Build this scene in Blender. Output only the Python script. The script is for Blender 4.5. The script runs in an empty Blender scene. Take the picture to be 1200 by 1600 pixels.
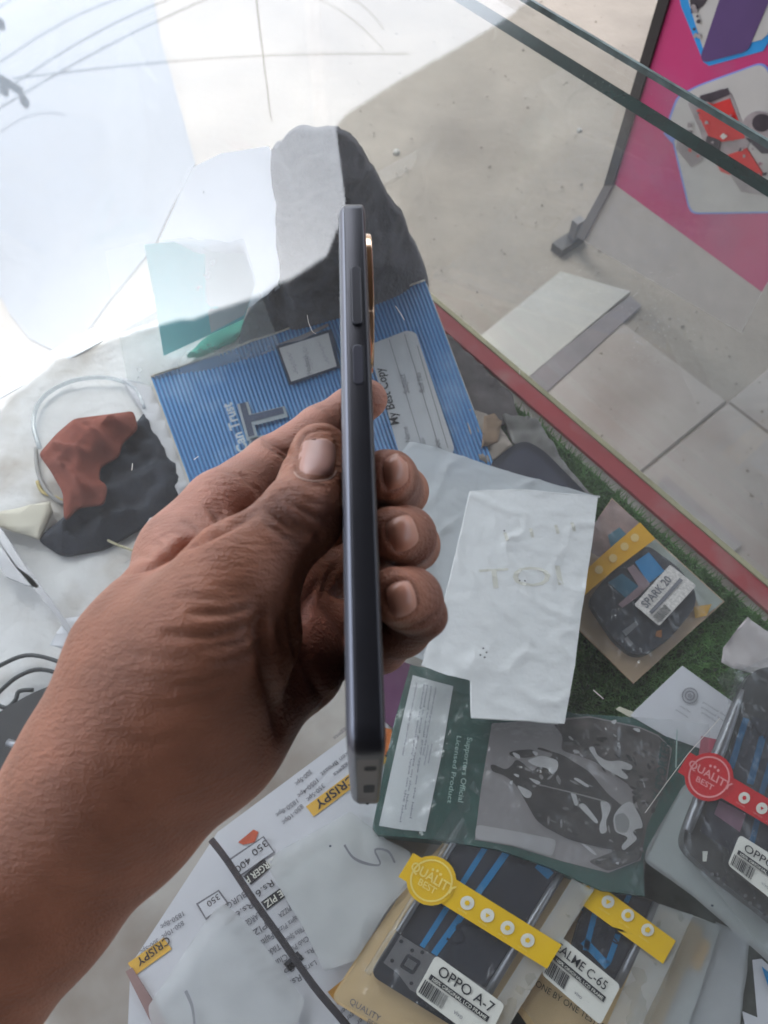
import bpy, bmesh, math, random
import numpy as np
from mathutils import Vector, Matrix, noise
from mathutils.bvhtree import BVHTree
from mathutils.geometry import tessellate_polygon
random.seed(7); np.random.seed(7)
SC = bpy.context.scene
COL = SC.collection

# ------------------------------------------------------------------ camera
PITCH = math.radians(61.0)             # degrees below the horizon
CZ = 1.26                              # camera height above the ground
FPX = 1200.0                           # focal length in photo pixels (1200 x 1600)
SP, CP = math.sin(PITCH), math.cos(PITCH)
cam = bpy.data.cameras.new('camera'); camo = bpy.data.objects.new('camera', cam); COL.objects.link(camo)
camo.location = (0, 0, CZ); camo.rotation_euler = (math.pi/2 - PITCH, 0, 0)
cam.sensor_fit = 'VERTICAL'; cam.sensor_height = 34.6; cam.lens = 34.6*FPX/1600
cam.clip_start = 0.01; cam.clip_end = 400
cam.dof.use_dof = True; cam.dof.focus_distance = 0.36; cam.dof.aperture_fstop = 19
SC.camera = camo

# ------------------------------------------------------------------ light
SUN_EL, SUN_AZ = math.radians(60), math.radians(-20)     # from the left
w = bpy.data.worlds.new('World'); SC.world = w; w.use_nodes = True
nt = w.node_tree; nt.nodes.clear()
sky = nt.nodes.new('ShaderNodeTexSky'); sky.sky_type = 'NISHITA'; sky.sun_disc = False
sky.sun_elevation = SUN_EL; sky.sun_rotation = SUN_AZ; sky.air_density = 1.0; sky.dust_density = 4.0; sky.ozone_density = 1.0
hs = nt.nodes.new('ShaderNodeHueSaturation'); hs.inputs['Saturation'].default_value = 0.30
bg = nt.nodes.new('ShaderNodeBackground'); bg.inputs['Strength'].default_value = 0.15
wo = nt.nodes.new('ShaderNodeOutputWorld')
tn = nt.nodes.new('ShaderNodeMix'); tn.data_type = 'RGBA'; tn.blend_type = 'MULTIPLY'; tn.inputs[0].default_value = 1; tn.inputs[7].default_value = (.94, .985, 1.05, 1)
nt.links.new(sky.outputs[0], hs.inputs['Color']); nt.links.new(hs.outputs[0], tn.inputs[6]); nt.links.new(tn.outputs[2], bg.inputs[0]); nt.links.new(bg.outputs[0], wo.inputs[0])
sl = bpy.data.lights.new('sun', 'SUN'); sl.energy = 1.0; sl.angle = math.radians(24); sl.color = (1.0, 0.96, 0.9)
so = bpy.data.objects.new('sun', sl); COL.objects.link(so)
sd = Vector((math.sin(SUN_AZ)*math.cos(SUN_EL), math.cos(SUN_AZ)*math.cos(SUN_EL), math.sin(SUN_EL)))
so.rotation_euler = sd.to_track_quat('Z', 'Y').to_euler(); so.location = sd*20
SC.view_settings.view_transform = 'Standard'; SC.view_settings.look = 'None'
SC.view_settings.exposure = 1.95; SC.view_settings.gamma = 1
SC.cycles.transparent_max_bounces = 32; SC.cycles.max_bounces = 10
SC.cycles.diffuse_bounces = 4; SC.cycles.glossy_bounces = 4

# ------------------------------------------------------------------ geometry helpers
GLASS, SHELF = 0.95, 0.64
def ray(px, py):
    x = (px-600)/FPX; y = (800-py)/FPX
    return Vector((x, CP+y*SP, -SP+y*CP))
def G(px, py, z):                       # the point of the level z that is seen at a photo pixel
    r = ray(px, py); t = (z-CZ)/r.z
    return Vector((r.x*t, r.y*t, z))
def C3(px, py, dmm):                    # pixel and depth in mm
    return Vector((0, 0, CZ)) + ray(px, py)*(dmm/1000)
def MIR(px, py, t):                     # a far point whose mirror image in the glass is at the pixel
    r = ray(px, py); return Vector((r.x*t, r.y*t, 2*GLASS-CZ - r.z*t))
BASE = {}
def prop(o, label=None, cat=None, group=None, kind=None):
    if label: o['label'] = label
    if cat: o['category'] = cat
    if group: o['group'] = group
    if kind: o['kind'] = kind
    return o
def thing(name, label, cat, loc, group=None):
    o = bpy.data.objects.new(name, None); o.empty_display_size = 0.02; COL.objects.link(o)
    o.location = loc; BASE[o] = Vector(loc)
    return prop(o, label, cat, group)
def mk(name, verts, faces, mat, parent=None, smooth=False, loc=None, edges=()):
    base = BASE[parent] if parent is not None else Vector(loc if loc is not None else verts[0])
    me = bpy.data.meshes.new(name)
    me.from_pydata([tuple(Vector(v)-base) for v in verts], list(edges), faces); me.update()
    if smooth: me.polygons.foreach_set('use_smooth', [True]*len(me.polygons))
    if mat: me.materials.append(mat)
    o = bpy.data.objects.new(name, me); COL.objects.link(o)
    if parent is not None: o.parent = parent
    else: o.location = base
    BASE[o] = base
    return o
def to_v(p, z): return G(p[0], p[1], p[2] if len(p) > 2 else z)
def rounded(pts, r, n=4):
    out = []; N = len(pts)
    for i in range(N):
        a, b, c = pts[i-1], pts[i], pts[(i+1) % N]
        da, dc = (a-b), (c-b)
        ra, rc = min(r, da.length*.45), min(r, dc.length*.45)
        p, q = b+da.normalized()*ra, b+dc.normalized()*rc
        for k in range(n+1):
            t = k/n; out.append(p*(1-t)**2 + b*2*t*(1-t) + q*t*t)
    return out
def slab_world(name, pts, th, mat, parent=None, cut=None, disp=None, smooth=None, up=None, loc=None, shell=False):
    """a flat outline given thickness th below it; cut = slicing step, disp(v)->vector moves it"""
    bm = bmesh.new(); vs = [bm.verts.new(p) for p in pts]; bm.faces.new(vs)
    n = up or Vector((0, 0, 1))
    bm.normal_update()
    if list(bm.faces)[0].normal.dot(n) < 0: bmesh.ops.reverse_faces(bm, faces=list(bm.faces))
    if cut:
        xs = [p.x for p in pts]; ys = [p.y for p in pts]; zs = [p.z for p in pts]
        axes = [((1,0,0), min(xs), max(xs)), ((0,1,0), min(ys), max(ys))]
        if max(zs)-min(zs) > 3*cut and abs(n.z) < .8: axes = [axes[0] if abs(n.x) < abs(n.y) else axes[1], ((0,0,1), min(zs), max(zs))]
        for no, lo, hi in axes:
            k = lo+cut*.37
            while k < hi:
                bmesh.ops.bisect_plane(bm, geom=list(bm.verts)+list(bm.edges)+list(bm.faces), plane_co=Vector(no)*k, plane_no=no)
                k += cut
    if disp:
        for v in bm.verts: v.co = v.co + disp(v.co)
    if th:
        bm.verts.index_update()
        tv = list(bm.verts); tf = list(bm.faces)
        low = [bm.verts.new(v.co-n*th) for v in tv]
        be = [(e.verts[0], e.verts[1], e.link_faces[0]) for e in bm.edges if len(e.link_faces) == 1]
        idx = {v: i for i, v in enumerate(tv)}
        for f in tf: bm.faces.new([low[idx[v]] for v in reversed(f.verts)])
        for va, vb, f in be:
            fv = list(f.verts); k = fv.index(va)
            if fv[(k+1) % len(fv)] is not vb: va, vb = vb, va
            bm.faces.new((vb, va, low[idx[va]], low[idx[vb]]))
    base = BASE[parent] if parent is not None else Vector(loc if loc is not None else sum((Vector(p) for p in pts), Vector())/len(pts))
    for v in bm.verts: v.co -= base
    me = bpy.data.meshes.new(name); bm.to_mesh(me); bm.free()
    if smooth if smooth is not None else bool(disp): me.polygons.foreach_set('use_smooth', [True]*len(me.polygons))
    if mat: me.materials.append(mat)
    o = bpy.data.objects.new(name, me); COL.objects.link(o)
    if parent is not None: o.parent = parent
    else: o.location = base
    BASE[o] = base
    return o
def poly(name, pts, z, mat, parent=None, th=.0003, r=0, cut=None, disp=None, smooth=None, loc=None):
    P = [to_v(p, z) for p in pts]
    if r: P = rounded(P, r)
    return slab_world(name, P, th, mat, parent, cut, disp, smooth, loc=loc)
def tube(name, pts, rad, mat, parent=None, n=8, sm=4, closed=False, loc=None):
    P = [Vector(p) for p in pts]
    if sm and len(P) > 2:               # Catmull-Rom
        Q = []
        for i in range(len(P)-1):
            a, b, c, d = P[max(i-1, 0)], P[i], P[i+1], P[min(i+2, len(P)-1)]
            for k in range(sm):
                t = k/sm
                Q.append(.5*((2*b)+(c-a)*t+(2*a-5*b+4*c-d)*t*t+(3*b-a-3*c+d)*t**3))
        Q.append(P[-1]); P = Q
    vs, fs = [], []; up = Vector((.13, .21, 1)).normalized()
    for i, p in enumerate(P):
        t = (P[min(i+1, len(P)-1)]-P[max(i-1, 0)]).normalized()
        a = t.cross(up)
        if a.length < 1e-4: a = t.cross(Vector((1, 0, 0)))
        a.normalize(); b = a.cross(t)
        r = rad[min(i, len(rad)-1)] if isinstance(rad, (list, tuple)) else rad
        for k in range(n):
            an = 2*math.pi*k/n; vs.append(p+a*math.cos(an)*r+b*math.sin(an)*r)
    for i in range(len(P)-1):
        for k in range(n):
            fs.append((i*n+k, i*n+(k+1) % n, (i+1)*n+(k+1) % n, (i+1)*n+k))
    fs.append(tuple(range(n))[::-1]); fs.append(tuple(range((len(P)-1)*n, len(P)*n)))
    return mk(name, vs, fs, mat, parent, smooth=True, loc=loc)
def stroke(name, pts, wpx, z, mat, parent, sm=5, th=.0002):   # a flat drawn line on a level
    P = [to_v(p, z) for p in pts]
    if len(P) > 2:
        Q = []
        for i in range(len(P)-1):
            a, b, c, d = P[max(i-1, 0)], P[i], P[i+1], P[min(i+2, len(P)-1)]
            for k in range(sm):
                t = k/sm; Q.append(.5*((2*b)+(c-a)*t+(2*a-5*b+4*c-d)*t*t+(3*b-a-3*c+d)*t**3))
        Q.append(P[-1]); P = Q
    wm = wpx*(P[0]-G(pts[0][0]+1, pts[0][1], P[0].z)).length/2
    vs, fs = [], []
    for i, p in enumerate(P):
        t = (P[min(i+1, len(P)-1)]-P[max(i-1, 0)]); t.z = 0; t.normalize(); nn = Vector((-t.y, t.x, 0))
        ww = wm*(.75+.5*noise.noise(p*90)+.25)
        vs += [p+nn*ww, p-nn*ww]
    for i in range(len(P)-1): fs.append((2*i, 2*i+1, 2*i+3, 2*i+2))
    return mk(name, vs, fs, mat, parent)
_tc = {}
def text_mesh(s, bold):
    k = (s, bold)
    if k not in _tc:
        cu = bpy.data.curves.new('t', 'FONT'); cu.body = s; cu.resolution_u = 3; cu.offset = bold
        ob = bpy.data.objects.new('t', cu); COL.objects.link(ob)
        bpy.context.view_layer.update()
        me = bpy.data.meshes.new_from_object(ob)
        V = [v.co.copy() for v in me.vertices]; F = [tuple(p.vertices) for p in me.polygons]
        bpy.data.objects.remove(ob); bpy.data.curves.remove(cu); bpy.data.meshes.remove(me)
        _tc[k] = (V, F)
    return _tc[k]
def sliced(V, F, step):                 # cut a flat outline mesh into small cells so it can drape
    bm = bmesh.new(); vs = [bm.verts.new(v) for v in V]
    for f in F:
        try: bm.faces.new([vs[i] for i in f])
        except ValueError: pass
    for no, k in (((1, 0, 0), 0), ((0, 1, 0), 1)):
        lo, hi = min(v[k] for v in V), max(v[k] for v in V); c = lo+step*.4
        while c < hi:
            bmesh.ops.bisect_plane(bm, geom=list(bm.verts)+list(bm.edges)+list(bm.faces), plane_co=Vector(no)*c, plane_no=no); c += step
    bm.verts.index_update(); V2 = [v.co.copy() for v in bm.verts]; F2 = [tuple(v.index for v in f.verts) for f in bm.faces]; bm.free()
    return V2, F2
def letters(s, p0, p1, z, mat, parent, name='lettering', h=None, bold=0.0, disp=None, plane=None):
    """text whose baseline runs between two photo pixels on level z (or on another plane via plane(px,py))"""
    V, F = text_mesh(s, bold)
    if plane: a, b, upn = plane(*p0), plane(*p1), plane.normal
    else: a, b, upn = to_v(p0, z), to_v(p1, z), Vector((0, 0, 1))
    u = b-a; Wd = u.length; u.normalize(); v = upn.cross(u).normalized()
    x0 = min(q.x for q in V); x1 = max(q.x for q in V); sx = Wd/(x1-x0)
    pxm = Wd/math.hypot(p1[0]-p0[0], p1[1]-p0[1])
    sy = sx if h is None else h*pxm/0.70
    out = []
    for q in V:
        out.append(a+u*((q.x-x0)*sx)+v*(q.y*sy))
    if disp:
        out, F = sliced(out, F, .003); out = [q+disp(q) for q in out]
    return mk(name, out, F, mat, parent)
def rects(name, quads, z, mat, parent, disp=None):
    vs, fs = [], []
    for q in quads:
        i = len(vs)
        for p in q:
            v = to_v(p, z); vs.append(v+disp(v) if disp else v)
        fs.append(tuple(range(i, i+len(q))))
    return mk(name, vs, fs, mat, parent)
def lerp2(a, b, t): return (a[0]+(b[0]-a[0])*t, a[1]+(b[1]-a[1])*t)
def bil(q, u, v):                       # q = TL, TR, BR, BL pixels
    return lerp2(lerp2(q[0], q[1], u), lerp2(q[3], q[2], u), v)
def circ(c, r, n=24, ry=None, rot=0):
    ry = ry or r
    return [(c[0]+r*math.cos(2*math.pi*k/n)*math.cos(rot)-ry*math.sin(2*math.pi*k/n)*math.sin(rot),
             c[1]+r*math.cos(2*math.pi*k/n)*math.sin(rot)+ry*math.sin(2*math.pi*k/n)*math.cos(rot)) for k in range(n)]

# ------------------------------------------------------------------ materials
def s2l(c): c /= 255.0; return c/12.92 if c <= .04045 else ((c+.055)/1.055)**2.4
def RGB(r, g, b): return (s2l(r), s2l(g), s2l(b), 1)
def new_mat(name):
    m = bpy.data.materials.new(name); m.use_nodes = True; n = m.node_tree
    return m, n, n.nodes['Principled BSDF'], n.nodes['Material Output']
def M(name, col, rough=.5, metal=0, var=.12, vs=25, bump=0, bs=120, spec=.5, sss=0, coat=0, stretch=None, dirt=None, dirt_s=6, trans=0, bdist=.001):
    m, n, b, out = new_mat(name)
    tc = n.nodes.new('ShaderNodeTexCoord'); co = tc.outputs['Object']
    if stretch:
        mp = n.nodes.new('ShaderNodeMapping'); mp.inputs['Scale'].default_value = stretch; n.links.new(co, mp.inputs[0]); co = mp.outputs[0]
    nz = n.nodes.new('ShaderNodeTexNoise'); nz.inputs['Scale'].default_value = vs; nz.inputs['Detail'].default_value = 6
    n.links.new(co, nz.inputs['Vector'])
    mr = n.nodes.new('ShaderNodeMapRange'); mr.inputs[1].default_value = .25; mr.inputs[2].default_value = .75
    mr.inputs[3].default_value = 1-var; mr.inputs[4].default_value = 1+var; n.links.new(nz.outputs[0], mr.inputs[0])
    mx = n.nodes.new('ShaderNodeMix'); mx.data_type = 'RGBA'; mx.blend_type = 'MULTIPLY'; mx.inputs[0].default_value = 1
    mx.inputs[6].default_value = col; n.links.new(mr.outputs[0], mx.inputs[7]); c = mx.outputs[2]
    if dirt:
        n2 = n.nodes.new('ShaderNodeTexNoise'); n2.inputs['Scale'].default_value = dirt_s; n2.inputs['Detail'].default_value = 8
        n.links.new(co, n2.inputs['Vector'])
        m2 = n.nodes.new('ShaderNodeMapRange'); m2.inputs[1].default_value = .48; m2.inputs[2].default_value = .7; n.links.new(n2.outputs[0], m2.inputs[0])
        x2 = n.nodes.new('ShaderNodeMix'); x2.data_type = 'RGBA'; n.links.new(m2.outputs[0], x2.inputs[0]); n.links.new(c, x2.inputs[6]); x2.inputs[7].default_value = dirt; c = x2.outputs[2]
    n.links.new(c, b.inputs['Base Color'])
    b.inputs['Roughness'].default_value = rough; b.inputs['Metallic'].default_value = metal
    b.inputs['Specular IOR Level'].default_value = spec; b.inputs['Coat Weight'].default_value = coat
    if sss:
        b.inputs['Subsurface Weight'].default_value = sss; b.inputs['Subsurface Radius'].default_value = (.004, .0015, .0008); b.inputs['Subsurface Scale'].default_value = 1
    if bump:
        n3 = n.nodes.new('ShaderNodeTexNoise'); n3.inputs['Scale'].default_value = bs; n3.inputs['Detail'].default_value = 5
        n.links.new(co, n3.inputs['Vector'])
        bp = n.nodes.new('ShaderNodeBump'); bp.inputs['Strength'].default_value = bump; bp.inputs['Distance'].default_value = bdist
        n.links.new(n3.outputs[0], bp.inputs['Height']); n.links.new(bp.outputs[0], b.inputs['Normal'])
    if trans:
        tl = n.nodes.new('ShaderNodeBsdfTranslucent'); n.links.new(c, tl.inputs[0])
        ms = n.nodes.new('ShaderNodeMixShader'); ms.inputs[0].default_value = trans
        n.links.new(b.outputs[0], ms.inputs[1]); n.links.new(tl.outputs[0], ms.inputs[2]); n.links.new(ms.outputs[0], out.inputs[0])
    return m
def schlick(n, f0):
    g = n.nodes.new('ShaderNodeNewGeometry')
    d = n.nodes.new('ShaderNodeVectorMath'); d.operation = 'DOT_PRODUCT'; n.links.new(g.outputs['Normal'], d.inputs[0]); n.links.new(g.outputs['Incoming'], d.inputs[1])
    a = n.nodes.new('ShaderNodeMath'); a.operation = 'ABSOLUTE'; n.links.new(d.outputs['Value'], a.inputs[0])
    s = n.nodes.new('ShaderNodeMath'); s.operation = 'SUBTRACT'; s.inputs[0].default_value = 1; n.links.new(a.outputs[0], s.inputs[1])
    p = n.nodes.new('ShaderNodeMath'); p.operation = 'POWER'; p.inputs[1].default_value = 5; n.links.new(s.outputs[0], p.inputs[0])
    m = n.nodes.new('ShaderNodeMath'); m.operation = 'MULTIPLY_ADD'; m.inputs[1].default_value = 1-f0; m.inputs[2].default_value = f0; n.links.new(p.outputs[0], m.inputs[0])
    return m.outputs[0]
def clear(name, tint=(1, 1, 1, 1), f0=.05, rough=.02, haze=0.0, hcol=(.8, .8, .8, 1), bump=0, bs=60, specks=0, film=0.0, bdist=.002, spots=None):
    """a thin clear sheet: mirror-like Fresnel reflection over straight transmission, plus dust"""
    m, n, b, out = new_mat(name); n.nodes.remove(b)
    tr = n.nodes.new('ShaderNodeBsdfTransparent'); tr.inputs[0].default_value = tint
    gl = n.nodes.new('ShaderNodeBsdfGlossy'); gl.inputs['Roughness'].default_value = rough
    ms = n.nodes.new('ShaderNodeMixShader'); n.links.new(schlick(n, f0), ms.inputs[0])
    n.links.new(tr.outputs[0], ms.inputs[1]); n.links.new(gl.outputs[0], ms.inputs[2])
    tc = n.nodes.new('ShaderNodeTexCoord')
    if bump:
        n3 = n.nodes.new('ShaderNodeTexNoise'); n3.inputs['Scale'].default_value = bs; n3.inputs['Detail'].default_value = 4
        n.links.new(tc.outputs['Object'], n3.inputs['Vector'])
        bp = n.nodes.new('ShaderNodeBump'); bp.inputs['Strength'].default_value = bump; bp.inputs['Distance'].default_value = bdist
        n.links.new(n3.outputs[0], bp.inputs['Height']); n.links.new(bp.outputs[0], gl.inputs['Normal'])
    last = ms.outputs[0]
    if haze or specks or film:
        df = n.nodes.new('ShaderNodeBsdfDiffuse'); df.inputs[0].default_value = hcol
        tl = n.nodes.new('ShaderNodeBsdfTranslucent'); tl.inputs[0].default_value = hcol
        dd = n.nodes.new('ShaderNodeMixShader'); dd.inputs[0].default_value = .4; n.links.new(df.outputs[0], dd.inputs[1]); n.links.new(tl.outputs[0], dd.inputs[2])
        fac = None
        v = n.nodes.new('ShaderNodeValue'); v.outputs[0].default_value = haze; fac = v.outputs[0]
        if film:
            nf = n.nodes.new('ShaderNodeTexNoise'); nf.inputs['Scale'].default_value = 7; nf.inputs['Detail'].default_value = 9; nf.inputs['Roughness'].default_value = .65
            n.links.new(tc.outputs['Object'], nf.inputs['Vector'])
            mr = n.nodes.new('ShaderNodeMapRange'); mr.inputs[1].default_value = .35; mr.inputs[2].default_value = .75; mr.inputs[3].default_value = 0; mr.inputs[4].default_value = film
            n.links.new(nf.outputs[0], mr.inputs[0])
            ad = n.nodes.new('ShaderNodeMath'); ad.operation = 'ADD'; n.links.new(fac, ad.inputs[0]); n.links.new(mr.outputs[0], ad.inputs[1]); fac = ad.outputs[0]
        if specks:
            vo = n.nodes.new('ShaderNodeTexVoronoi'); vo.inputs['Scale'].default_value = 900; vo.inputs['Randomness'].default_value = 1
            n.links.new(tc.outputs['Object'], vo.inputs['Vector'])
            rad = n.nodes.new('ShaderNodeSeparateColor'); n.links.new(vo.outputs['Color'], rad.inputs[0])
            pw = n.nodes.new('ShaderNodeMath'); pw.operation = 'POWER'; pw.inputs[1].default_value = 6; n.links.new(rad.outputs[0], pw.inputs[0])
            ml = n.nodes.new('ShaderNodeMath'); ml.operation = 'MULTIPLY'; ml.inputs[1].default_value = .24; n.links.new(pw.outputs[0], ml.inputs[0])
            # dust lies thicker in some patches
            cl = n.nodes.new('ShaderNodeTexNoise'); cl.inputs['Scale'].default_value = 9; cl.inputs['Detail'].default_value = 3
            n.links.new(tc.outputs['Object'], cl.inputs['Vector'])
            cr = n.nodes.new('ShaderNodeMapRange'); cr.inputs[1].default_value = .45; cr.inputs[2].default_value = .7; cr.inputs[3].default_value = .15; cr.inputs[4].default_value = 1.1; n.links.new(cl.outputs[0], cr.inputs[0])
            m3 = n.nodes.new('ShaderNodeMath'); m3.operation = 'MULTIPLY'; n.links.new(ml.outputs[0], m3.inputs[0]); n.links.new(cr.outputs[0], m3.inputs[1])
            lt = n.nodes.new('ShaderNodeMath'); lt.operation = 'LESS_THAN'; n.links.new(vo.outputs['Distance'], lt.inputs[0]); n.links.new(m3.outputs[0], lt.inputs[1])
            mu = n.nodes.new('ShaderNodeMath'); mu.operation = 'MULTIPLY'; mu.inputs[1].default_value = specks; n.links.new(lt.outputs[0], mu.inputs[0])
            a2 = n.nodes.new('ShaderNodeMath'); a2.operation = 'ADD'; a2.use_clamp = True; n.links.new(fac, a2.inputs[0]); n.links.new(mu.outputs[0], a2.inputs[1]); fac = a2.outputs[0]
        m2 = n.nodes.new('ShaderNodeMixShader'); n.links.new(fac, m2.inputs[0]); n.links.new(last, m2.inputs[1]); n.links.new(dd.outputs[0], m2.inputs[2]); last = m2.outputs[0]
    n.links.new(last, out.inputs[0])
    return m
MT = {}
MT['glass'] = clear('counter_glass', (.965, .975, .97, 1), .046, .022, haze=.022, film=.045, specks=.38, hcol=(.75, .74, .72, 1))
MT['front_glass'] = clear('front_glass', (.965, .975, .97, 1), .04, .01, haze=.03, film=.11, hcol=(.75, .72, .68, 1))
MT['glass_edge'] = M('glass_edge_green', RGB(30, 58, 55), .18, var=.35, vs=40, spec=.6)
MT['glass_rim'] = M('glass_rim', RGB(128, 142, 138), .25, var=.5, vs=50)
MT['board'] = M('shelf_board', RGB(186, 180, 172), .7, var=.1, dirt=RGB(140, 128, 116), dirt_s=9)
MT['red_trim'] = M('red_trim', RGB(168, 66, 70), .5, var=.15, vs=14, dirt=RGB(176, 112, 110), dirt_s=22)
MT['gold'] = M('gold_trim', RGB(186, 180, 146), .35, .2, var=.2)
MT['concrete'] = M('dusty_concrete', RGB(116, 108, 99), .9, var=.16, vs=7, bump=.5, bs=40, bdist=.004, dirt=RGB(94, 86, 78), dirt_s=1.6)
MT['tile'] = M('pale_floor_tile', RGB(130, 122, 116), .6, var=.10, vs=7, bump=.2, bs=60, dirt=RGB(112, 100, 93), dirt_s=4)
MT['slab'] = M('pale_stone_slab', RGB(138, 136, 130), .6, var=.08, vs=9, dirt=RGB(150, 146, 138), dirt_s=5)
MT['dark_strip'] = M('dark_threshold', RGB(92, 86, 88), .8, var=.2, vs=14)
MT['blue_grey'] = M('plain_blue_grey', RGB(76, 82, 92), .8, var=.08, vs=3)

# ================================================================== the setting
gr = mk('ground', [(-12, -6, 0), (12, -6, 0), (12, 18, 0), (-12, 18, 0)], [(0, 1, 2, 3)], MT['concrete'], loc=(0, 0, 0)); prop(gr, kind='structure')
A1, A2 = G(690, 487, SHELF), G(1195, 920, SHELF)          # front edge of the shelf
DX = (A2-A1); DX.z = 0; DX.normalize()                    # along the counter, towards the near right
NX = Vector((-DX.y, DX.x, 0))                             # outwards through the front pane
# paving tiles in front of the counter
def gpl(px, py): return G(px, py, 0)
T0 = gpl(735, 560); k = 0; TS = .42
tile_me = None
for i in range(0, 7):
    for j in range(-1, 5):
        if i < 1 and j > 0: continue
        p = T0 + DX*(i*TS) + NX*(j*TS-.10) + Vector((0, 0, .006))
        g = .004
        if tile_me is None:
            c = [(g, g), (TS-g, g), (TS-g, TS-g), (g, TS-g)]
            vs = [DX*a+NX*b for a, b in c]; b2 = [DX*(a+(-.003 if a < .1 else .003))+NX*(b+(-.003 if b < .1 else .003))-Vector((0, 0, .006)) for a, b in c]
            tile_me = bpy.data.meshes.new('paving_tile'); tile_me.from_pydata([tuple(v) for v in vs+b2], [], [(0, 1, 2, 3)]+[(q, q+4, (q+1) % 4+4, (q+1) % 4) for q in range(4)]); tile_me.materials.append(MT['tile'])
        o = bpy.data.objects.new('paving_tile', tile_me); COL.objects.link(o); o.parent = gr
        o.location = p + Vector((0, 0, random.uniform(-.002, .001))); o.rotation_euler = (random.uniform(-.003, .003), random.uniform(-.003, .003), random.uniform(-.004, .004))
poly('stone_slab', [(712, 556), (876, 424), (985, 455), (822, 592)], .010, MT['slab'], gr, th=.01)
poly('threshold_strip', [(818, 592), (985, 462), (1002, 478), (846, 620)], .009, MT['dark_strip'], gr, th=.008)
tp = poly('grey_ground_patch', [(-120, -160), (215, -160), (250, 60), (266, 112), (305, 255), (270, 320), (240, 385), (170, 470), (120, 540), (80, 546), (45, 528), (15, 490), (0, 462), (-120, 420)], .006, MT['blue_grey'], th=.005, loc=G(100, 250, 0))  # ground patch added to make the greyer zone of the sky glare
prop(tp, 'blue-grey tarpaulin added on the ground to grey part of the sky glare', 'patch')
pm = poly('rubber_mat', [(1040, 742), (1075, 772), (1160, 850), (1125, 880), (1010, 778)], .014, M('grey_rubber', RGB(118, 113, 112), .8, var=.2), th=.008)
prop(pm, 'small grey mat lying on the floor outside the red-trimmed shelf edge', 'mat')
for k, (x, y, s) in enumerate([(620, 240, 8), (905, 205, 6)]):
    c = gpl(x, y); vs = []; r = s*.0013
    for z_, q in ((0, 1), (r*.7, .8), (r, .3)):
        for a in range(7): vs.append(c+Vector((math.cos(a*.9)*r*q*random.uniform(.7, 1.2), math.sin(a*.9)*r*q*random.uniform(.7, 1.2), z_)))
    fs = [(l*7+a, l*7+(a+1) % 7, l*7+7+(a+1) % 7, l*7+7+a) for l in range(2) for a in range(7)]+[tuple(range(14, 21))]
    pb = mk('pebble', vs, fs, MT['slab'], loc=c)
    prop(pb, ['pale pebble on the ground right of the grey pouch', 'pale pebble beside the upper frame of the pink board'][k], 'pebble', 'pebbles on the dusty ground')

gv, gf = [], []; rg = random.Random(5)
for k in range(900):                                        # loose grit and dust crumbs on the ground
    c = gpl(rg.uniform(540, 1190), rg.uniform(-60, 900)); c.z = .0065 if rg.random() < .6 else .001; r = rg.choice([.0012, .0018, .0026, .004])*rg.uniform(.6, 1.2); i = len(gv)
    a0 = rg.uniform(0, 6); gv += [c+Vector((math.cos(a0+q*1.57)*r*rg.uniform(.6, 1.2), math.sin(a0+q*1.57)*r*rg.uniform(.6, 1.2), 0)) for q in range(4)]+[c+Vector((0, 0, r*.8))]
    gf += [(i, i+1, i+4), (i+1, i+2, i+4), (i+2, i+3, i+4), (i+3, i, i+4)]
gt = mk('grit', gv, gf, M('grit', RGB(112, 102, 92), .9, var=.6, vs=3), gr); prop(gt, kind='stuff')
# ------------------------------------------------------------------ the glass counter
SL = G(100, 545, SHELF)                                    # a point on the left end of the case
s_ = (A1-SL).dot(NX)
CORN = SL + NX*s_                                          # inner far corner of the case
GF1, GF2 = G(790, 50, GLASS-.006), G(1200, 325, GLASS-.006)   # inner edge of the front pane
case = thing('glass_counter', 'glass display counter with green-edged panes and a red-trimmed shelf', 'counter', (0.1, .3, 0))
NEAR = 1.3
def cpt(a, b, z): return CORN + DX*a - NX*b + Vector((0, 0, z-CORN.z))   # a along the front, b inwards
FO = (GF1-CORN).dot(NX)                                    # front pane offset outwards
def boxq(name, o, u, v, h, mat, parent, zoff=None):        # box from corner o, sides u, v, height h
    vs = [o, o+u, o+u+v, o+v]; vs += [p+Vector((0, 0, h)) for p in vs]
    return mk(name, vs, [(3, 2, 1, 0), (4, 5, 6, 7), (0, 1, 5, 4), (1, 2, 6, 5), (2, 3, 7, 6), (3, 0, 4, 7)], mat, parent)
boxq('shelf', cpt(0, 0, SHELF-.018), DX*NEAR, -NX*.85, .018, MT['board'], case)
boxq('red_trim', cpt(0, -.0, SHELF+.0005), DX*NEAR, -NX*.018, .004, MT['red_trim'], case)
boxq('gold_edging', cpt(0, -.0055, SHELF-.018), DX*NEAR, -NX*.005, .0235, MT['gold'], case)
sh2 = boxq('base_cabinet', cpt(.01, .03, .0), DX*(NEAR-.02), -NX*.8, SHELF-.02, MT['board'], case)
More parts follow.
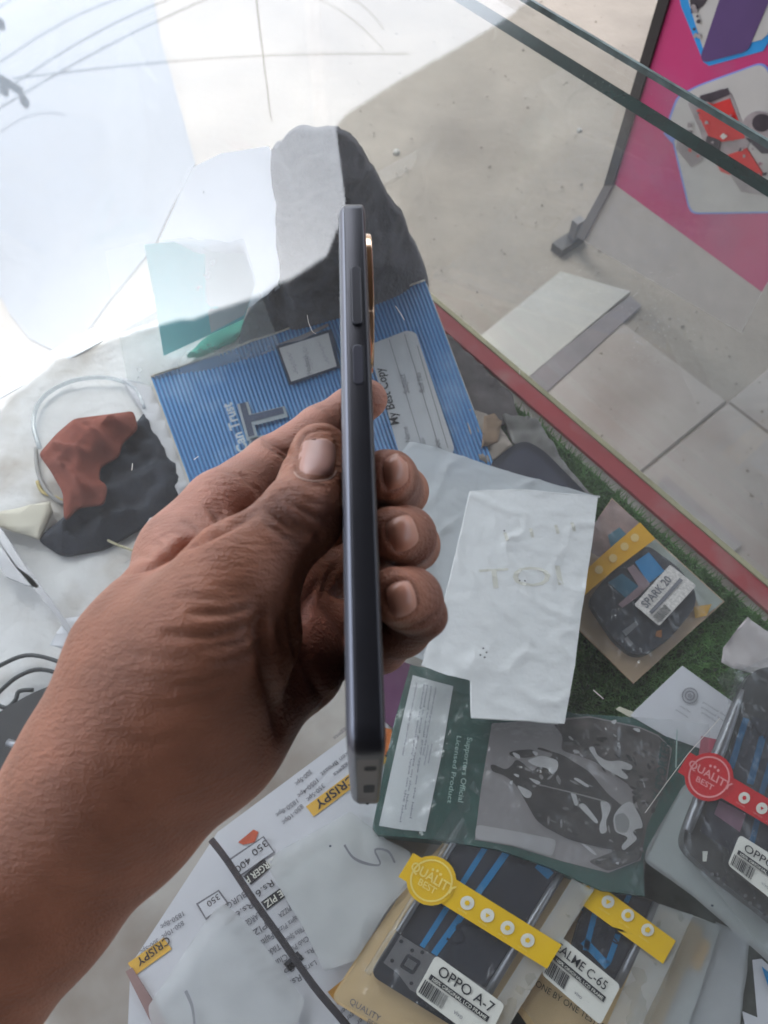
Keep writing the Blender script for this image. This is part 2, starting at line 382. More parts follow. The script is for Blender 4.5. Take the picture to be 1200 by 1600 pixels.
# top pane: clear sheet, dark green ground edges
OV = .036
T = [cpt(-.06, -FO-OV, GLASS), cpt(NEAR, -FO-OV, GLASS), cpt(NEAR, .9, GLASS), cpt(-.06, .9, GLASS)]
top = mk('top_pane', [p-Vector((0, 0, .0001)) for p in T]+[p-Vector((0, 0, .0059)) for p in T], [(0, 3, 2, 1), (4, 5, 6, 7)], MT['glass'], case)
mk('front_rim', [T[0], T[1], T[1]-Vector((0, 0, .0055)), T[0]-Vector((0, 0, .0055))], [(0, 1, 2, 3)], M('rim_grey', RGB(84, 98, 96), .2, var=.6, vs=70), top)
mk('polished_arris', [T[0]+Vector((0, 0, .0003)), T[1]+Vector((0, 0, .0003)), T[1]-NX*.0022+Vector((0, 0, .0003)), T[0]-NX*.0022+Vector((0, 0, .0003))], [(0, 1, 2, 3)], MT['glass_rim'], top)
mk('end_rim', [T[0], T[3], T[3]-Vector((0, 0, .006)), T[0]-Vector((0, 0, .006))], [(0, 1, 2, 3)], MT['glass_edge'], top)
# front pane (two faces) and its dark green top edge seen through the top pane
PT = .013
f0 = [cpt(-.0, -FO, SHELF-.03), cpt(NEAR, -FO, SHELF-.03), cpt(NEAR, -FO, GLASS-.0065), cpt(-.0, -FO, GLASS-.0065)]
f1 = [p+NX*PT for p in f0]
fp = mk('front_pane', f0+f1, [(0, 1, 2, 3), (7, 6, 5, 4)], MT['front_glass'], case)
mk('pane_edge', [f0[3], f0[2], f1[2], f1[3]], [(0, 1, 2, 3)], MT['glass_edge'], fp)
e0 = [cpt(0, -FO, SHELF-.01), cpt(0, .85, SHELF-.01), cpt(0, .85, GLASS-.0065), cpt(0, -FO, GLASS-.0065)]
ep = mk('end_pane', e0+[p-DX*.006 for p in e0], [(0, 1, 2, 3), (7, 6, 5, 4)], MT['front_glass'], case)
boxq('end_trim', cpt(0, 0, SHELF), DX*.022, -NX*.85, .006, M('pale_trim', RGB(196, 200, 206), .4, var=.08), case)
# fine scratches on the glass
def scratch(pts, wd):
    vs = []; P = [G(x, y, GLASS+.0003) for x, y in pts]; fs = []
    for i, p in enumerate(P):
        t = (P[min(i+1, len(P)-1)]-P[max(i-1, 0)]).normalized(); nn = Vector((-t.y, t.x, 0)); vs += [p+nn*wd, p-nn*wd]
    for i in range(len(P)-1): fs.append((2*i, 2*i+1, 2*i+3, 2*i+2))
    mk('scratch', vs, fs, MT['scratch'], top)
MT['scratch'] = M('pale_scratch', RGB(215, 210, 200), .5)
scratch([(1008, 1270), (1040, 1225), (1075, 1178), (1125, 1122)], .00013)
scratch([(480, 492), (482, 504), (488, 518), (494, 522)], .00012)
scratch([(618, 478), (626, 490), (632, 500)], .00015)
scratch([(207, 724), (206, 735)], .0002); scratch([(303, 718), (310, 713)], .0002)
scratch([(927, 1078), (943, 1092)], .00025); scratch([(812, 578), (812, 585)], .0002)
for (x, y) in [(753, 477), (283, 141), (516, 1322), (318, 300), (174, 308), (88, 305), (1113, 1415), (1190, 787)]:
    c = G(x, y, GLASS+.0003); r = .0005
    mk('dirt_speck', [c+Vector((math.cos(a)*r, math.sin(a)*r*.8, 0)) for a in np.arange(0, 6.2, .8)], [tuple(range(8))], MT['blue_grey'], top)

# ------------------------------------------------------------------ the pink banner board beyond the counter
BP = G(893, 388, 0); BD = DX.copy()
class Wall:
    normal = -NX
    def __init__(s, off): s.off = off
    def __call__(s, px, py):
        r = ray(px, py); o = Vector((0, 0, CZ)); P0 = BP-NX*s.off
        return o + r*((P0-o).dot(NX)/r.dot(NX))
ban = thing('banner_board', 'pink printed advertising board with phone pictures standing beyond the counter', 'board', BP)
def wall_poly(name, pts, off, mat, r=0, parent=ban, th=.002):
    W_ = Wall(off); P = [W_(*p) for p in pts]
    if r: P = rounded(P, r)
    return slab_world(name, P, th, mat, parent, up=-NX)
MT['pink'] = M('pink_print', RGB(186, 46, 106), .45, var=.10, vs=6, dirt=RGB(176, 70, 116), dirt_s=8)
MT['pwhite'] = M('white_print', RGB(184, 180, 175), .45, var=.05)
MT['pblue'] = M('blue_print', RGB(28, 140, 205), .45)
MT['pedge'] = M('blue_outline', RGB(120, 140, 205), .45)
MT['pred'] = M('red_print', RGB(200, 44, 44), .45, var=.1)
MT['pdark'] = M('dark_print', RGB(58, 50, 58), .5, var=.4, vs=40)
MT['pgrey'] = M('grey_print', RGB(150, 140, 140), .5, var=.35, vs=30)
MT['ppurple'] = M('purple_print', RGB(82, 56, 106), .45, var=.06)
MT['black'] = M('black_metal', RGB(40, 36, 36), .5, var=.2)
BTOP = -420
def vline(p, y):                                            # follow an upright from pixel p to pixel row y
    return (p[0]+(600-p[0])*(y-p[1])/(1465-p[1]), y)
lo_l, lo_r = (955, 284), (1190, 456)
wall_poly('printed_panel', [lo_l, lo_r, vline(lo_r, BTOP), vline(lo_l, BTOP)], .004, MT['pink'])
wall_poly('lower_panel', [lo_l, lo_r, (1158, 520), (905, 372)], .003, M('bare_panel', RGB(182, 172, 165), .6, var=.06))
wall_poly('side_frame', [(943, 290), (957, 290), vline((957, 290), BTOP), vline((943, 290), BTOP)], .010, MT['black'], th=.02)
wall_poly('side_frame', [(943, 290), (957, 290), (912, 376), (900, 370)], .010, M('grey_metal', RGB(110, 104, 104), .5), th=.02)
c0 = [(1062, 0), (1100, 98), (1110, 101), (1192, 78), (1200, 66), (1320, -160), (1040, -160)]
wall_poly('picture_border', [(1060, -10), (1064, 10), (1099, 97), (1108, 103), (1192, 80), (1198, 70), (1320, -160), (1030, -160)], .0055, MT['pblue'])
wall_poly('picture', [(1073, -10), (1078, 10), (1098, 75), (1104, 82), (1110, 84), (1190, 62), (1198, 55), (1310, -160), (1040, -160)], .0065, MT['pwhite'])
wall_poly('phone_picture', [(1094, 90), (1100, 98), (1168, 80), (1215, -30), (1240, -130), (1170, -140)], .0075, MT['ppurple'], r=.01)
wall_poly('camera_picture', [(1076, -20), (1080, 22), (1098, 10), (1112, -10), (1118, -60), (1076, -60)], .0075, MT['pdark'])
card = [(1060, 152), (1092, 135), (1185, 101), (1197, 106), (1260, 260), (1240, 330), (1086, 332), (1078, 325), (1046, 190)]
cx, cy = 1140, 220
wall_poly('card_outline', [(cx+(x-cx)*1.035, cy+(y-cy)*1.025) for x, y in card], .0055, MT['pedge'], r=.012)
wall_poly('card', card, .0065, MT['pwhite'], r=.012)
wall_poly('blue_tab', [(1036, 208), (1046, 200), (1056, 216), (1050, 224)], .0075, MT['pedge'])
wall_poly('phone_parts', [(1074, 160), (1128, 138), (1142, 144), (1172, 225), (1150, 258), (1108, 250), (1092, 200)], .0075, MT['pgrey'], r=.006)
wall_poly('phone_parts', [(1088, 172), (1140, 154), (1164, 216), (1112, 224)], .0085, MT['pred'])
wall_poly('phone_parts', [(1093, 150), (1136, 138), (1140, 148), (1097, 165)], .0085, MT['pdark'])
wall_poly('phone_parts', [(1062, 200), (1080, 205), (1098, 250), (1080, 262), (1056, 232)], .0085, MT['pgrey'], r=.004)
wall_poly('phone_parts', [(1104, 212), (1126, 220), (1120, 250), (1100, 242)], .0095, MT['pdark'], r=.003)
wall_poly('phone_parts', [(1116, 250), (1166, 232), (1192, 272), (1182, 290), (1126, 268)], .0095, MT['pred'])
wall_poly('phone_parts', [(1140, 272), (1196, 284), (1198, 306), (1158, 300)], .0100, MT['pgrey'])
wall_poly('lens_picture', circ((1186, 196), 26, ry=22), .0085, MT['pgrey'])
wall_poly('lens_picture', circ((1190, 192), 15, ry=14), .0095, MT['pdark'])
wall_poly('lens_picture', [(1165, 216), (1200, 222), (1220, 240), (1190, 240)], .0095, MT['pdark'])
rb = random.Random(8); pals = [MT['pgrey'], MT['pdark'], MT['pred'], M('print_mauve', RGB(150, 110, 120), .5), M('print_pale', RGB(206, 198, 190), .5)]
for k in range(60):                                         # small printed parts in the exploded-phone pictures
    cx_, cy_ = rb.uniform(1066, 1196), rb.uniform(160, 304)
    if cy_ > 232+(cx_-1066)*.6 or (cx_ > 1145 and cy_ < 232): continue
    s_k = rb.uniform(2, 6); aa = rb.uniform(0, 3)
    wall_poly('printed_detail', [(cx_+math.cos(aa+q*1.57)*s_k*rb.uniform(.5, 1.3), cy_+math.sin(aa+q*1.57)*s_k*rb.uniform(.5, 1.3)) for q in range(4)], .0125+.00002*k, rb.choice(pals), th=.0005)
for k in range(8): wall_poly('printed_detail', circ((1078+rb.uniform(0, 16), 8+rb.uniform(-4, 50)), rb.uniform(2, 5), 7), .0095+.0001*k, rb.choice(pals[:2]), th=.0005)
for (x, y) in ((898, 362),):                    # feet of the frame
    c = G(x, y+18, 0); c2 = c + NX*.03 + DX*.005
    boxq('foot', c-NX*.06-DX*.02, DX*.032, NX*.08, .022, MT['black'], ban)
    boxq('foot_post', c-NX*.02-DX*.010, DX*.018, NX*.024, .07, M('grey_foot', RGB(96, 92, 92), .6), ban)

# ------------------------------------------------------------------ what the glass mirrors: tin canopy, pole and wires
CAN = 2.45
can = [(0.63, 3.5), (-.18, 2.66), (-.13, 2.19), (-.19, 1.98), (-.34, 1.83), (-.60, 1.70), (-1.0, 1.52), (-1.22, 1.2), (-1.4, -1.3), (2.1, -1.3), (2.1, 1.0), (2.2, 3.8), (1.75, 4.66)]
cn = thing('shop_canopy', 'dark corrugated tin canopy over the counter, seen mirrored in the glass', 'canopy', (.6, 1, CAN))
slab_world('tin_sheet', [Vector((x, y, CAN)) for x, y in can], .01, M('dark_tin', RGB(74, 66, 60), .7, var=.25, vs=5), cn, cut=.12,
           disp=lambda v: Vector((0, 0, .012*math.sin(v.x*60))), smooth=True)
boxq('rear_blocker', Vector((-1.3, -1.32, .02)), Vector((3.4, 0, 0)), Vector((0, -.02, 0)), CAN-.04, M('dark_blocker', RGB(66, 58, 54), .8, var=.2), cn)  # unseen sheet added behind the camera to keep light off the forearm
for x in (.2, 1.4): boxq('beam', Vector((x*.7, -1.2, CAN-.09)), Vector((.05, 0, 0)), Vector((0, 3.6, 0)), .06, MT['black'], cn)
pole = thing('utility_pole', 'dark utility pole with crossarm and insulators mirrored at the far left of the glass', 'pole', MIR(-60, 120, 9))
pa, pb_ = MIR(-40, 98, 9), MIR(32, 142, 9)
tube('crossarm', [pa, pb_], .05, MT['black'], pole, sm=0)
for (x, y) in ((6, 140), (38, 158), (0, 36)):
    p = MIR(x, y, 9); tube('insulator', [p+Vector((0, 0, .07)), p, p-Vector((0, 0, .06))], [.03, .055, .035], MT['black'], pole, sm=0)
pp = MIR(-60, 110, 9); tube('pole', [Vector((pp.x, pp.y, 0)), Vector((pp.x, pp.y, pp.z+.6))], .11, MT['tile'], pole, sm=0)
wm_ = M('wire', RGB(70, 72, 78), .6)
wl = ['uppermost thin power line mirrored at the top left corner of the glass', 'second power line from the corner mirrored in the glass', 'third power line mirrored, running to the upper pole fitting',
      'power line mirrored from the lower insulator to the top edge', 'nearly level cable mirrored across the bright sky glare', 'upright thin cable mirrored in the bright sky glare', 'faint short cable mirrored left of the paper bag',
      'left of two slanting cables mirrored near the top centre', 'right of two slanting cables mirrored near the top centre']
for k, (a, b, r) in enumerate([((-40, 45), (75, -16), .012), ((-40, 125), (220, -16), .012), ((-10, 152), (300, -16), .013), ((-60, 205), (380, -26), .014),
        ((20, 122), (640, 84), .012), ((398, -20), (424, 190), .016), ((0, 206), (100, 178), .010), ((480, -10), (600, 78), .009), ((525, -10), (600, 45), .009)]):
    t0, t1 = 9, 11
    P0, P1 = MIR(*a, t0), MIR(*b, t1)
    pts = [P0.lerp(P1, i/8)-Vector((0, 0, .10*math.sin(math.pi*i/8))) for i in range(9)]
    prop(tube('power_line', pts, r*.62, wm_, None, n=6, sm=0, loc=P0), wl[k], 'cable', 'overhead cables mirrored in the glass')

# ================================================================== things inside the case
def wr(amp, sc, seed=0, ridge=.6, lift=None):
    def f(v):
        q = Vector((v.x*sc+seed, v.y*sc-seed, seed*.7)); a = noise.fractal(q, 1.0, 2.0, 3)*.5
        r = 1-abs(noise.noise(q*1.9+Vector((3, 1, 4))))*2
        h = amp*((1-ridge)*a+ridge*r*r*.8)
        return Vector((0, 0, h+(lift(v) if lift else 0)))
    return f
Z = SHELF
def fade(px, z, f, w_=.014):             # folds die out towards the hem of the outline
    P = [to_v(p, z) for p in px]
    def g(v):
        d = 1.0
        for i in range(len(P)):
            a, b = P[i-1], P[i]; ab = b-a; t = max(0, min(1, (v-a).dot(ab)/max(1e-9, ab.dot(ab)))); d = min(d, (v-a-ab*t).length)
        s = min(1, d/w_); s = s*s*(3-2*s); q = f(v); return Vector((q.x*s, q.y*s, q.z*s-.006*(1-s)))
    return g
def both(f, g): return lambda v: f(v)+g(v)
def folds(amp, freq, ang, seed):
    c, s = math.cos(ang), math.sin(ang)
    def f(v):
        wv = noise.noise(Vector((v.x*18+seed, v.y*18, seed)))
        u = (v.x*c+v.y*s)*freq + 2.2*wv; m = .5+.5*noise.noise(Vector((v.x*14, v.y*14+seed, 2)))
        return Vector((.004*wv, .004*noise.noise(Vector((v.y*20, v.x*20, seed))), amp*(m*(1-abs(math.sin(u)))**1.5*.9+.4*noise.noise(Vector((v.x*25, v.y*25, seed))))))
    return f
MT['paper'] = M('white_paper', RGB(216, 216, 220), .8, var=.04, trans=.1)
MT['ink'] = M('dark_ink', RGB(44, 44, 50), .7, var=.1)
MT['greyink'] = M('grey_ink', RGB(120, 120, 126), .8)
MT['fadeink'] = M('faded_ink', RGB(150, 150, 154), .8)
MT['poly_shaded'] = M('white_polythene_shaded', RGB(208, 212, 215), .42, var=.03, vs=14, bump=.35, bs=90, trans=.25, bdist=.003)  # back layer of the bag, greyed in colour as the less lit one
MT['poly_lit'] = M('white_polythene_lit', RGB(240, 240, 239), .40, var=.03, vs=14, bump=.35, bs=110, trans=.15, bdist=.003)  # same bag, front layer whitened in colour as the more lit one
MT['cream'] = M('cream_card', RGB(222, 190, 140), .7, var=.08, vs=18)
MT['lcd'] = M('dark_lcd', RGB(58, 60, 70), .28, var=.12, vs=20)
MT['lcd_frame'] = M('lcd_frame_black', RGB(40, 44, 54), .4, var=.1)
MT['steel'] = M('grey_steel', RGB(146, 146, 150), .35, .7, var=.15)
MT['dull_metal'] = M('dull_metal_plate', RGB(132, 130, 132), .5, .3, var=.2, vs=60)
MT['bluetape'] = M('blue_tape', RGB(36, 138, 196), .4, var=.06)
MT['yellow'] = M('yellow_seal', RGB(238, 192, 30), .4, var=.05)
MT['amber'] = M('amber_seal', RGB(214, 160, 40), .5, var=.08)
MT['redseal'] = M('red_seal', RGB(205, 40, 48), .4, var=.06)
MT['white'] = M('white_print_small', RGB(228, 226, 214), .6, var=.04)
MT['label'] = M('label_sticker', RGB(226, 224, 214), .5, var=.03)
MT['paleyellow'] = M('pale_yellow_ink', RGB(246, 222, 120), .5)
MT['pinkish'] = M('pale_red_ink', RGB(236, 150, 150), .5)
MT['film'] = clear('clear_film', (.96, .97, .97, 1), .08, .10, haze=.03, film=.08, hcol=(.8, .82, .84, 1), bump=1, bs=60, bdist=.006)
MT['sleeve'] = clear('milky_sleeve', (.92, .95, .96, 1), .05, .2, haze=.42, film=.14, hcol=(.80, .82, .82, 1), bump=1, bs=55, bdist=.005)
MT['frost'] = clear('frosted_sleeve', (.9, .92, .92, 1), .04, .35, haze=.60, film=.2, hcol=(.78, .785, .78, 1), bump=.6, bs=30)
MT['bagfilm'] = clear('clear_bag', (.96, .98, .98, 1), .05, .15, haze=.22, film=.12, hcol=(.8, .82, .80, 1), bump=.6, bs=30)

# --- foam sheet and artificial turf under everything
fo = poly('foam_sheet', [(-80, 640), (60, 560), (330, 480), (520, 560), (560, 900), (420, 1150), (150, 1300), (-120, 1420)], Z+.004, M('white_foam', RGB(218, 217, 216), .85, var=.06, vs=12, bump=.8, bs=40, bdist=.004, dirt=RGB(176, 164, 150), dirt_s=11), th=.003, cut=.012, disp=wr(.009, 16, 3, .3), smooth=True)
prop(fo, 'soft white wadding sheet spread over the left side of the shelf', 'sheet')
turf = thing('artificial_turf', 'green artificial grass mat along the red-trimmed shelf edge', 'turf mat', G(1000, 1000, Z))
TP = [(700, 560), (840, 660), (1000, 805), (1200, 975), (1320, 1080), (1320, 1230), (1000, 1270), (760, 1200)]
poly('mat_backing', TP, Z+.003, M('turf_backing', RGB(60, 82, 48), .9, var=.2), turf, th=.0025)
gm = M('turf_blade', RGB(92, 134, 72), .7, var=.5, vs=60)
tw = [G(x, y, Z+.003) for x, y in TP]
def inside(p, P):
    c = False; j = len(P)-1
    for i in range(len(P)):
        if ((P[i].y > p.y) != (P[j].y > p.y)) and p.x < (P[j].x-P[i].x)*(p.y-P[i].y)/(P[j].y-P[i].y)+P[i].x: c = not c
        j = i
    return c
vs, fs = [], []
x0, x1 = min(p.x for p in tw), max(p.x for p in tw); y0, y1 = min(p.y for p in tw), max(p.y for p in tw)
n_ = 0
while n_ < 26000:
    p = Vector((random.uniform(x0, x1), random.uniform(y0, y1), Z+.003))
    if not inside(p, tw): continue
    n_ += 1
    a = random.uniform(0, 6.28); h = random.uniform(.005, .011); ln = random.uniform(.003, .009)
    d = Vector((math.cos(a), math.sin(a), 0)); e = Vector((-d.y, d.x, 0))*.0006
    i = len(vs); vs += [p-e, p+e, p+d*ln+Vector((0, 0, h))]; fs.append((i, i+1, i+2))
prop(mk('grass_blades', vs, fs, gm, turf), kind='stuff')

# --- dark standing pouch in the far corner
def zp(x, y): return Z+.003+max(0, 590-(x-236)*.355-8-y)/300*.24
def zy(y): return Z+.012+max(0, (515-y))/320*.22
po = thing('fabric_pouch', 'dark grey fabric pouch standing behind the blue notebook', 'pouch', G(540, 500, Z))
PO = [(372, 552), (376, 512), (388, 484), (416, 462), (440, 430), (432, 330), (422, 240), (445, 205), (475, 195), (528, 196), (565, 240), (600, 300), (640, 372), (664, 420), (676, 470), (600, 496), (480, 530)]
P = [G(x, y, zp(x, y)) for x, y in PO]; ctr = sum(P, Vector())/len(P)
def pouch(v):
    q = Vector((v.x*22, v.z*22, 2)); kk = min(1, max(0, (v.z-Z-.02)/.05)); return kk*( Vector((0, -1, .5))*(.020*noise.fractal(q, 1, 2, 4)) + Vector((.15, -1, .4))*(.013*max(0, 1-abs(noise.noise(Vector((q.x*1.3+q.y*.8, q.y*.5-q.x*.3, 5))))*2.2)**2)+Vector((0, -1, .4))*(.0035*noise.fractal(q*3.4, 1, 2, 3))+Vector((.006*noise.noise(q*1.3), 0, .006*noise.noise(q*1.4+Vector((7, 7, 7))))))
slab_world('body', rounded(P, .02), .03, M('charcoal_fabric', RGB(70, 70, 76), .95, var=.4, vs=60, bump=1, bs=260, bdist=.003), po, cut=.0035, disp=pouch, up=Vector((0, -.9, .43)).normalized())

# --- white bag and teal packet leaning on the end pane
wb = thing('white_carrier_bag', 'thin white plastic bag leaning behind the teal packet', 'bag', G(400, 480, Z))
WP = [(248, 376), (300, 262), (345, 240), (420, 228), (455, 290), (490, 340), (524, 392), (455, 436), (392, 480), (330, 490)]
slab_world('sheet', [G(x, y, Z+.02+max(0, 500-y)/300*.2) for x, y in WP], 0, M('thin_white_plastic', RGB(214, 218, 228), .4, var=.04, bump=.4, bs=40, trans=.4), wb, cut=.009, disp=lambda v: Vector((0, -.7, .4))*(.006*noise.fractal(Vector((v.x*25, v.z*25, 5)), 1, 2, 3)), up=Vector((0, -.9, .43)))
def zt(y): return Z+.008+max(0, 560-y)/190*.10
tq = thing('teal_packet', 'clear bag with a pale turquoise panel leaning beside the blue notebook', 'packet', G(300, 540, Z))
def bagd(v): return Vector((0, -.6, .5))*(.004*noise.fractal(Vector((v.x*30, v.y*30+v.z*20, 8)), 1, 2, 3))
slab_world('turquoise_panel', [G(x, y, zt(y)) for x, y in ((226, 382), (372, 368), (398, 445), (382, 498), (256, 556))], 0, M('turquoise_card', RGB(110, 214, 222), .5, var=.05), tq, cut=.012, disp=bagd, up=Vector((0, -.8, .6)))
slab_world('grey_panel', [G(x, y, zt(y)+.001) for x, y in ((320, 374), (374, 368), (399, 445), (382, 492), (330, 520), (322, 470))], 0, M('pale_grey_card', RGB(190, 204, 208), .5, var=.05), tq, cut=.012, disp=bagd, up=Vector((0, -.8, .6)))
slab_world('clear_bag', [G(x, y, zt(y)+.004) for x, y in ((163, 392), (222, 378), (378, 364), (402, 446), (440, 545), (395, 575), (250, 612), (200, 600), (182, 500))], 0, MT['bagfilm'], tq, cut=.010, disp=bagd, up=Vector((0, -.8, .6)))
gs = poly('green_strap', [(292, 556), (330, 520), (378, 486), (384, 512), (366, 530), (310, 556)], Z+.012, M('teal_green_cloth', RGB(20, 150, 128), .7, var=.12, bump=.5, bs=300), th=.004, cut=.008, disp=wr(.004, 40, 2))
prop(gs, 'teal green strip of cloth between pouch and notebook corner', 'cloth')
lp = tube('clear_cable', [G(x, y, Z+.012) for x, y in ((62, 700), (52, 660), (66, 622), (110, 596), (165, 590), (210, 606), (226, 640))], .0022, clear('clear_cable', (.8, .84, .86, 1), .06, .1, haze=.18), None, loc=G(62, 700, Z))
prop(lp, 'translucent looped cable lying above the orange cloth', 'cable')
l2 = tube('white_cable', [G(x, y, Z+.01) for x, y in ((56, 700), (60, 740), (76, 770), (98, 786), (112, 780))], .002, M('grey_cable', RGB(150, 148, 146), .5), None, loc=G(56, 700, Z))
prop(l2, 'thin grey cable curling below the orange cloth', 'cable')
l3 = tube('yellow_cable', [G(x, y, Z+.009) for x, y in ((58, 752), (66, 768), (84, 776), (100, 784))], .0016, M('yellowish_cable', RGB(190, 170, 110), .5), None, loc=G(58, 752, Z))
prop(l3, 'thin yellowish wire beside the orange cloth', 'wire')

# --- cloths at the left
BCP = [(52, 838), (108, 792), (118, 760), (150, 712), (190, 680), (228, 632), (246, 664), (292, 742), (278, 772), (238, 806), (160, 852), (92, 864)]
bc = poly('black_cloth', BCP, Z+.016, M('black_cloth', RGB(44, 48, 58), .9, var=.35, vs=40, bump=.8, bs=350), th=.004, cut=.0045, r=.008, disp=fade(BCP, Z+.016, both(folds(.014, 110, 2.2, 6), wr(.010, 30, 9, .8))))
prop(bc, 'crumpled black cloth under the orange cloth', 'cloth')
OCP = [(56, 704), (84, 672), (112, 648), (160, 642), (206, 636), (212, 662), (186, 686), (182, 706), (152, 722), (150, 744), (164, 752), (158, 782), (118, 786), (96, 808), (94, 764), (76, 732)]
oc = poly('orange_cloth', OCP, Z+.036, M('orange_cloth', RGB(132, 66, 50), .85, var=.15, vs=30, bump=.6, bs=350), th=.003, cut=.0035, r=.005, disp=fade(OCP, Z+.036, both(folds(.016, 150, .9, 14), wr(.008, 34, 5, .8))))
prop(oc, 'crumpled rust orange cloth lying on the black cloth', 'cloth')
cp = poly('cream_card', [(-30, 812), (0, 800), (78, 784), (83, 800), (60, 842), (0, 824), (-30, 830)], Z+.014, M('cream_paper', RGB(206, 200, 184), .8, var=.06), th=.002, cut=.01, disp=wr(.006, 30, 9))
prop(cp, 'folded cream paper left of the black cloth', 'paper')
ws = poly('white_strip', [(186, 588), (236, 604), (262, 660), (298, 764), (280, 776), (256, 720), (226, 648)], Z+.013, MT['paper'], th=.0008, cut=.01, disp=wr(.004, 30, 4))
prop(ws, 'white paper strip between black cloth and notebook', 'paper')
gp = poly('glossy_scrap', [(208, 872), (236, 806), (262, 790), (240, 850), (196, 880)], Z+.010, MT['paper'], th=.001, cut=.008, disp=wr(.004, 40, 12))
prop(gp, 'small white scrap below the black cloth', 'paper')
yw = tube('pale_wire', [G(x, y, Z+.012) for x, y in ((150, 832), (172, 846), (196, 856), (230, 868))], .0012, M('pale_wire', RGB(180, 172, 140), .5), None, loc=G(150, 832, Z))
prop(yw, 'thin pale wire below the black cloth', 'wire')
tw_ = thing('tweezers', 'steel tweezers lying at the left edge of the shelf', 'tweezers', G(60, 920, Z))
ZT = Z+.02
def tw_arm(pts, wd):
    P = [G(x, y, ZT) for x, y in pts]; vs, fs = [], []
    for i, p in enumerate(P):
        t = (P[min(i+1, len(P)-1)]-P[max(i-1, 0)]).normalized(); nn = Vector((-t.y, t.x, 0))*wd[i]
        vs += [p+nn+Vector((0, 0, .001)), p-nn+Vector((0, 0, .001)), p-nn-Vector((0, 0, .001)), p+nn-Vector((0, 0, .001))]
    for i in range(len(P)-1):
        for k in range(4): fs.append((i*4+k, i*4+(k+1) % 4, i*4+4+(k+1) % 4, i*4+4+k))
    return mk('arm', vs, fs, MT['steel'], tw_)
tw_arm([(-40, 780), (0, 836), (30, 882), (75, 938), (116, 996), (140, 1030)], [.004, .004, .0035, .0026, .0022, .001])
tw_arm([(-40, 800), (-6, 856), (18, 894), (44, 908), (60, 918)], [.004, .005, .006, .004, .001])
sc_ = poly('white_scrap', [(104, 966), (134, 962), (128, 1000), (104, 1016), (78, 1008)], Z+.016, MT['paper'], th=.001, cut=.01, disp=wr(.005, 40, 17))
prop(sc_, 'torn white scrap beside the tip of the tweezers', 'paper')
for k, (pts, lb) in enumerate([([(-30, 1060), (0, 1040), (40, 1024), (80, 1030), (120, 1050), (140, 1090)], 'outer loop of dark grey cable beside the wrist'),
        ([(-30, 1110), (0, 1080), (30, 1056), (64, 1046), (110, 1058)], 'middle loop of dark grey cable beside the wrist'),
        ([(-20, 1092), (8, 1106), (24, 1094), (30, 1080), (52, 1078)], 'small inner loop of dark cable above the black adapter')]):
    o = tube('charger_cable', [G(x, y, Z+.016+.003*k) for x, y in pts], .0018, M('grey_cord', RGB(54, 58, 60), .5), None, loc=G(*pts[0], Z)); prop(o, lb, 'cable', 'coiled charger cable')
ad = thing('black_adapter', 'black adapter with a metal plug at the left edge beside the wrist', 'adapter', G(20, 1140, Z))
poly('housing', [(-60, 1150), (6, 1108), (50, 1082), (110, 1060), (120, 1120), (20, 1230), (-60, 1260)], Z+.03, M('black_plastic', RGB(48, 48, 50), .5, var=.2), ad, th=.025, r=.01)
tube('plug', [G(12, 1160, Z+.036), G(34, 1168, Z+.036)], .003, MT['steel'], ad, sm=0)

# --- blue exercise book
nb = thing('exercise_book', 'worn blue corrugated exercise book with a grey name label', 'notebook', G(480, 620, Z))
NQ = [(236, 590), (664, 438), (780, 748), (310, 790)]
NZ = Z+.020
import itertools
nl = [G(*p, NZ) for p in NQ]
U = (nl[1]-nl[0]); Vv = (nl[3]-nl[0])
nbm = None
def corr_mat():
    m, n, b, out = new_mat('blue_corrugated_cover')
    tc = n.nodes.new('ShaderNodeTexCoord'); mp = n.nodes.new('ShaderNodeMapping'); ang = math.atan2(U.y, U.x)
    mp.inputs['Rotation'].default_value = (0, 0, -ang); n.links.new(tc.outputs['Object'], mp.inputs[0])
    nz = n.nodes.new('ShaderNodeTexNoise'); nz.inputs['Scale'].default_value = 22; nz.inputs['Detail'].default_value = 8; n.links.new(tc.outputs['Object'], nz.inputs['Vector'])
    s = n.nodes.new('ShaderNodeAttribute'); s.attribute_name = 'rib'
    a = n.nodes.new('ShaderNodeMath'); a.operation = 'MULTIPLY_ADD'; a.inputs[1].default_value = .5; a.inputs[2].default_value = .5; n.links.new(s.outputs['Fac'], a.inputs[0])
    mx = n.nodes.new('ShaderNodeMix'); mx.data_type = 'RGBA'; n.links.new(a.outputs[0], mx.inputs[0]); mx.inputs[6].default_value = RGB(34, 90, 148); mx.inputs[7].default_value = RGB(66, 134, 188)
    r = n.nodes.new('ShaderNodeMapRange'); r.inputs[1].default_value = .50; r.inputs[2].default_value = .85; r.inputs[4].default_value = .5; n.links.new(nz.outputs[0], r.inputs[0])
    m2 = n.nodes.new('ShaderNodeMix'); m2.data_type = 'RGBA'; n.links.new(r.outputs[0], m2.inputs[0]); n.links.new(mx.outputs[2], m2.inputs[6]); m2.inputs[7].default_value = RGB(150, 178, 204)
    n.links.new(m2.outputs[2], b.inputs['Base Color']); b.inputs['Roughness'].default_value = .45
    return m
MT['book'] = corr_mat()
pg = poly('pages', [(234, 592), (666, 440), (782, 750), (308, 792)], NZ-.002, M('page_edges', RGB(206, 200, 188), .9, var=.1, vs=200), nb, th=.016, r=.006)
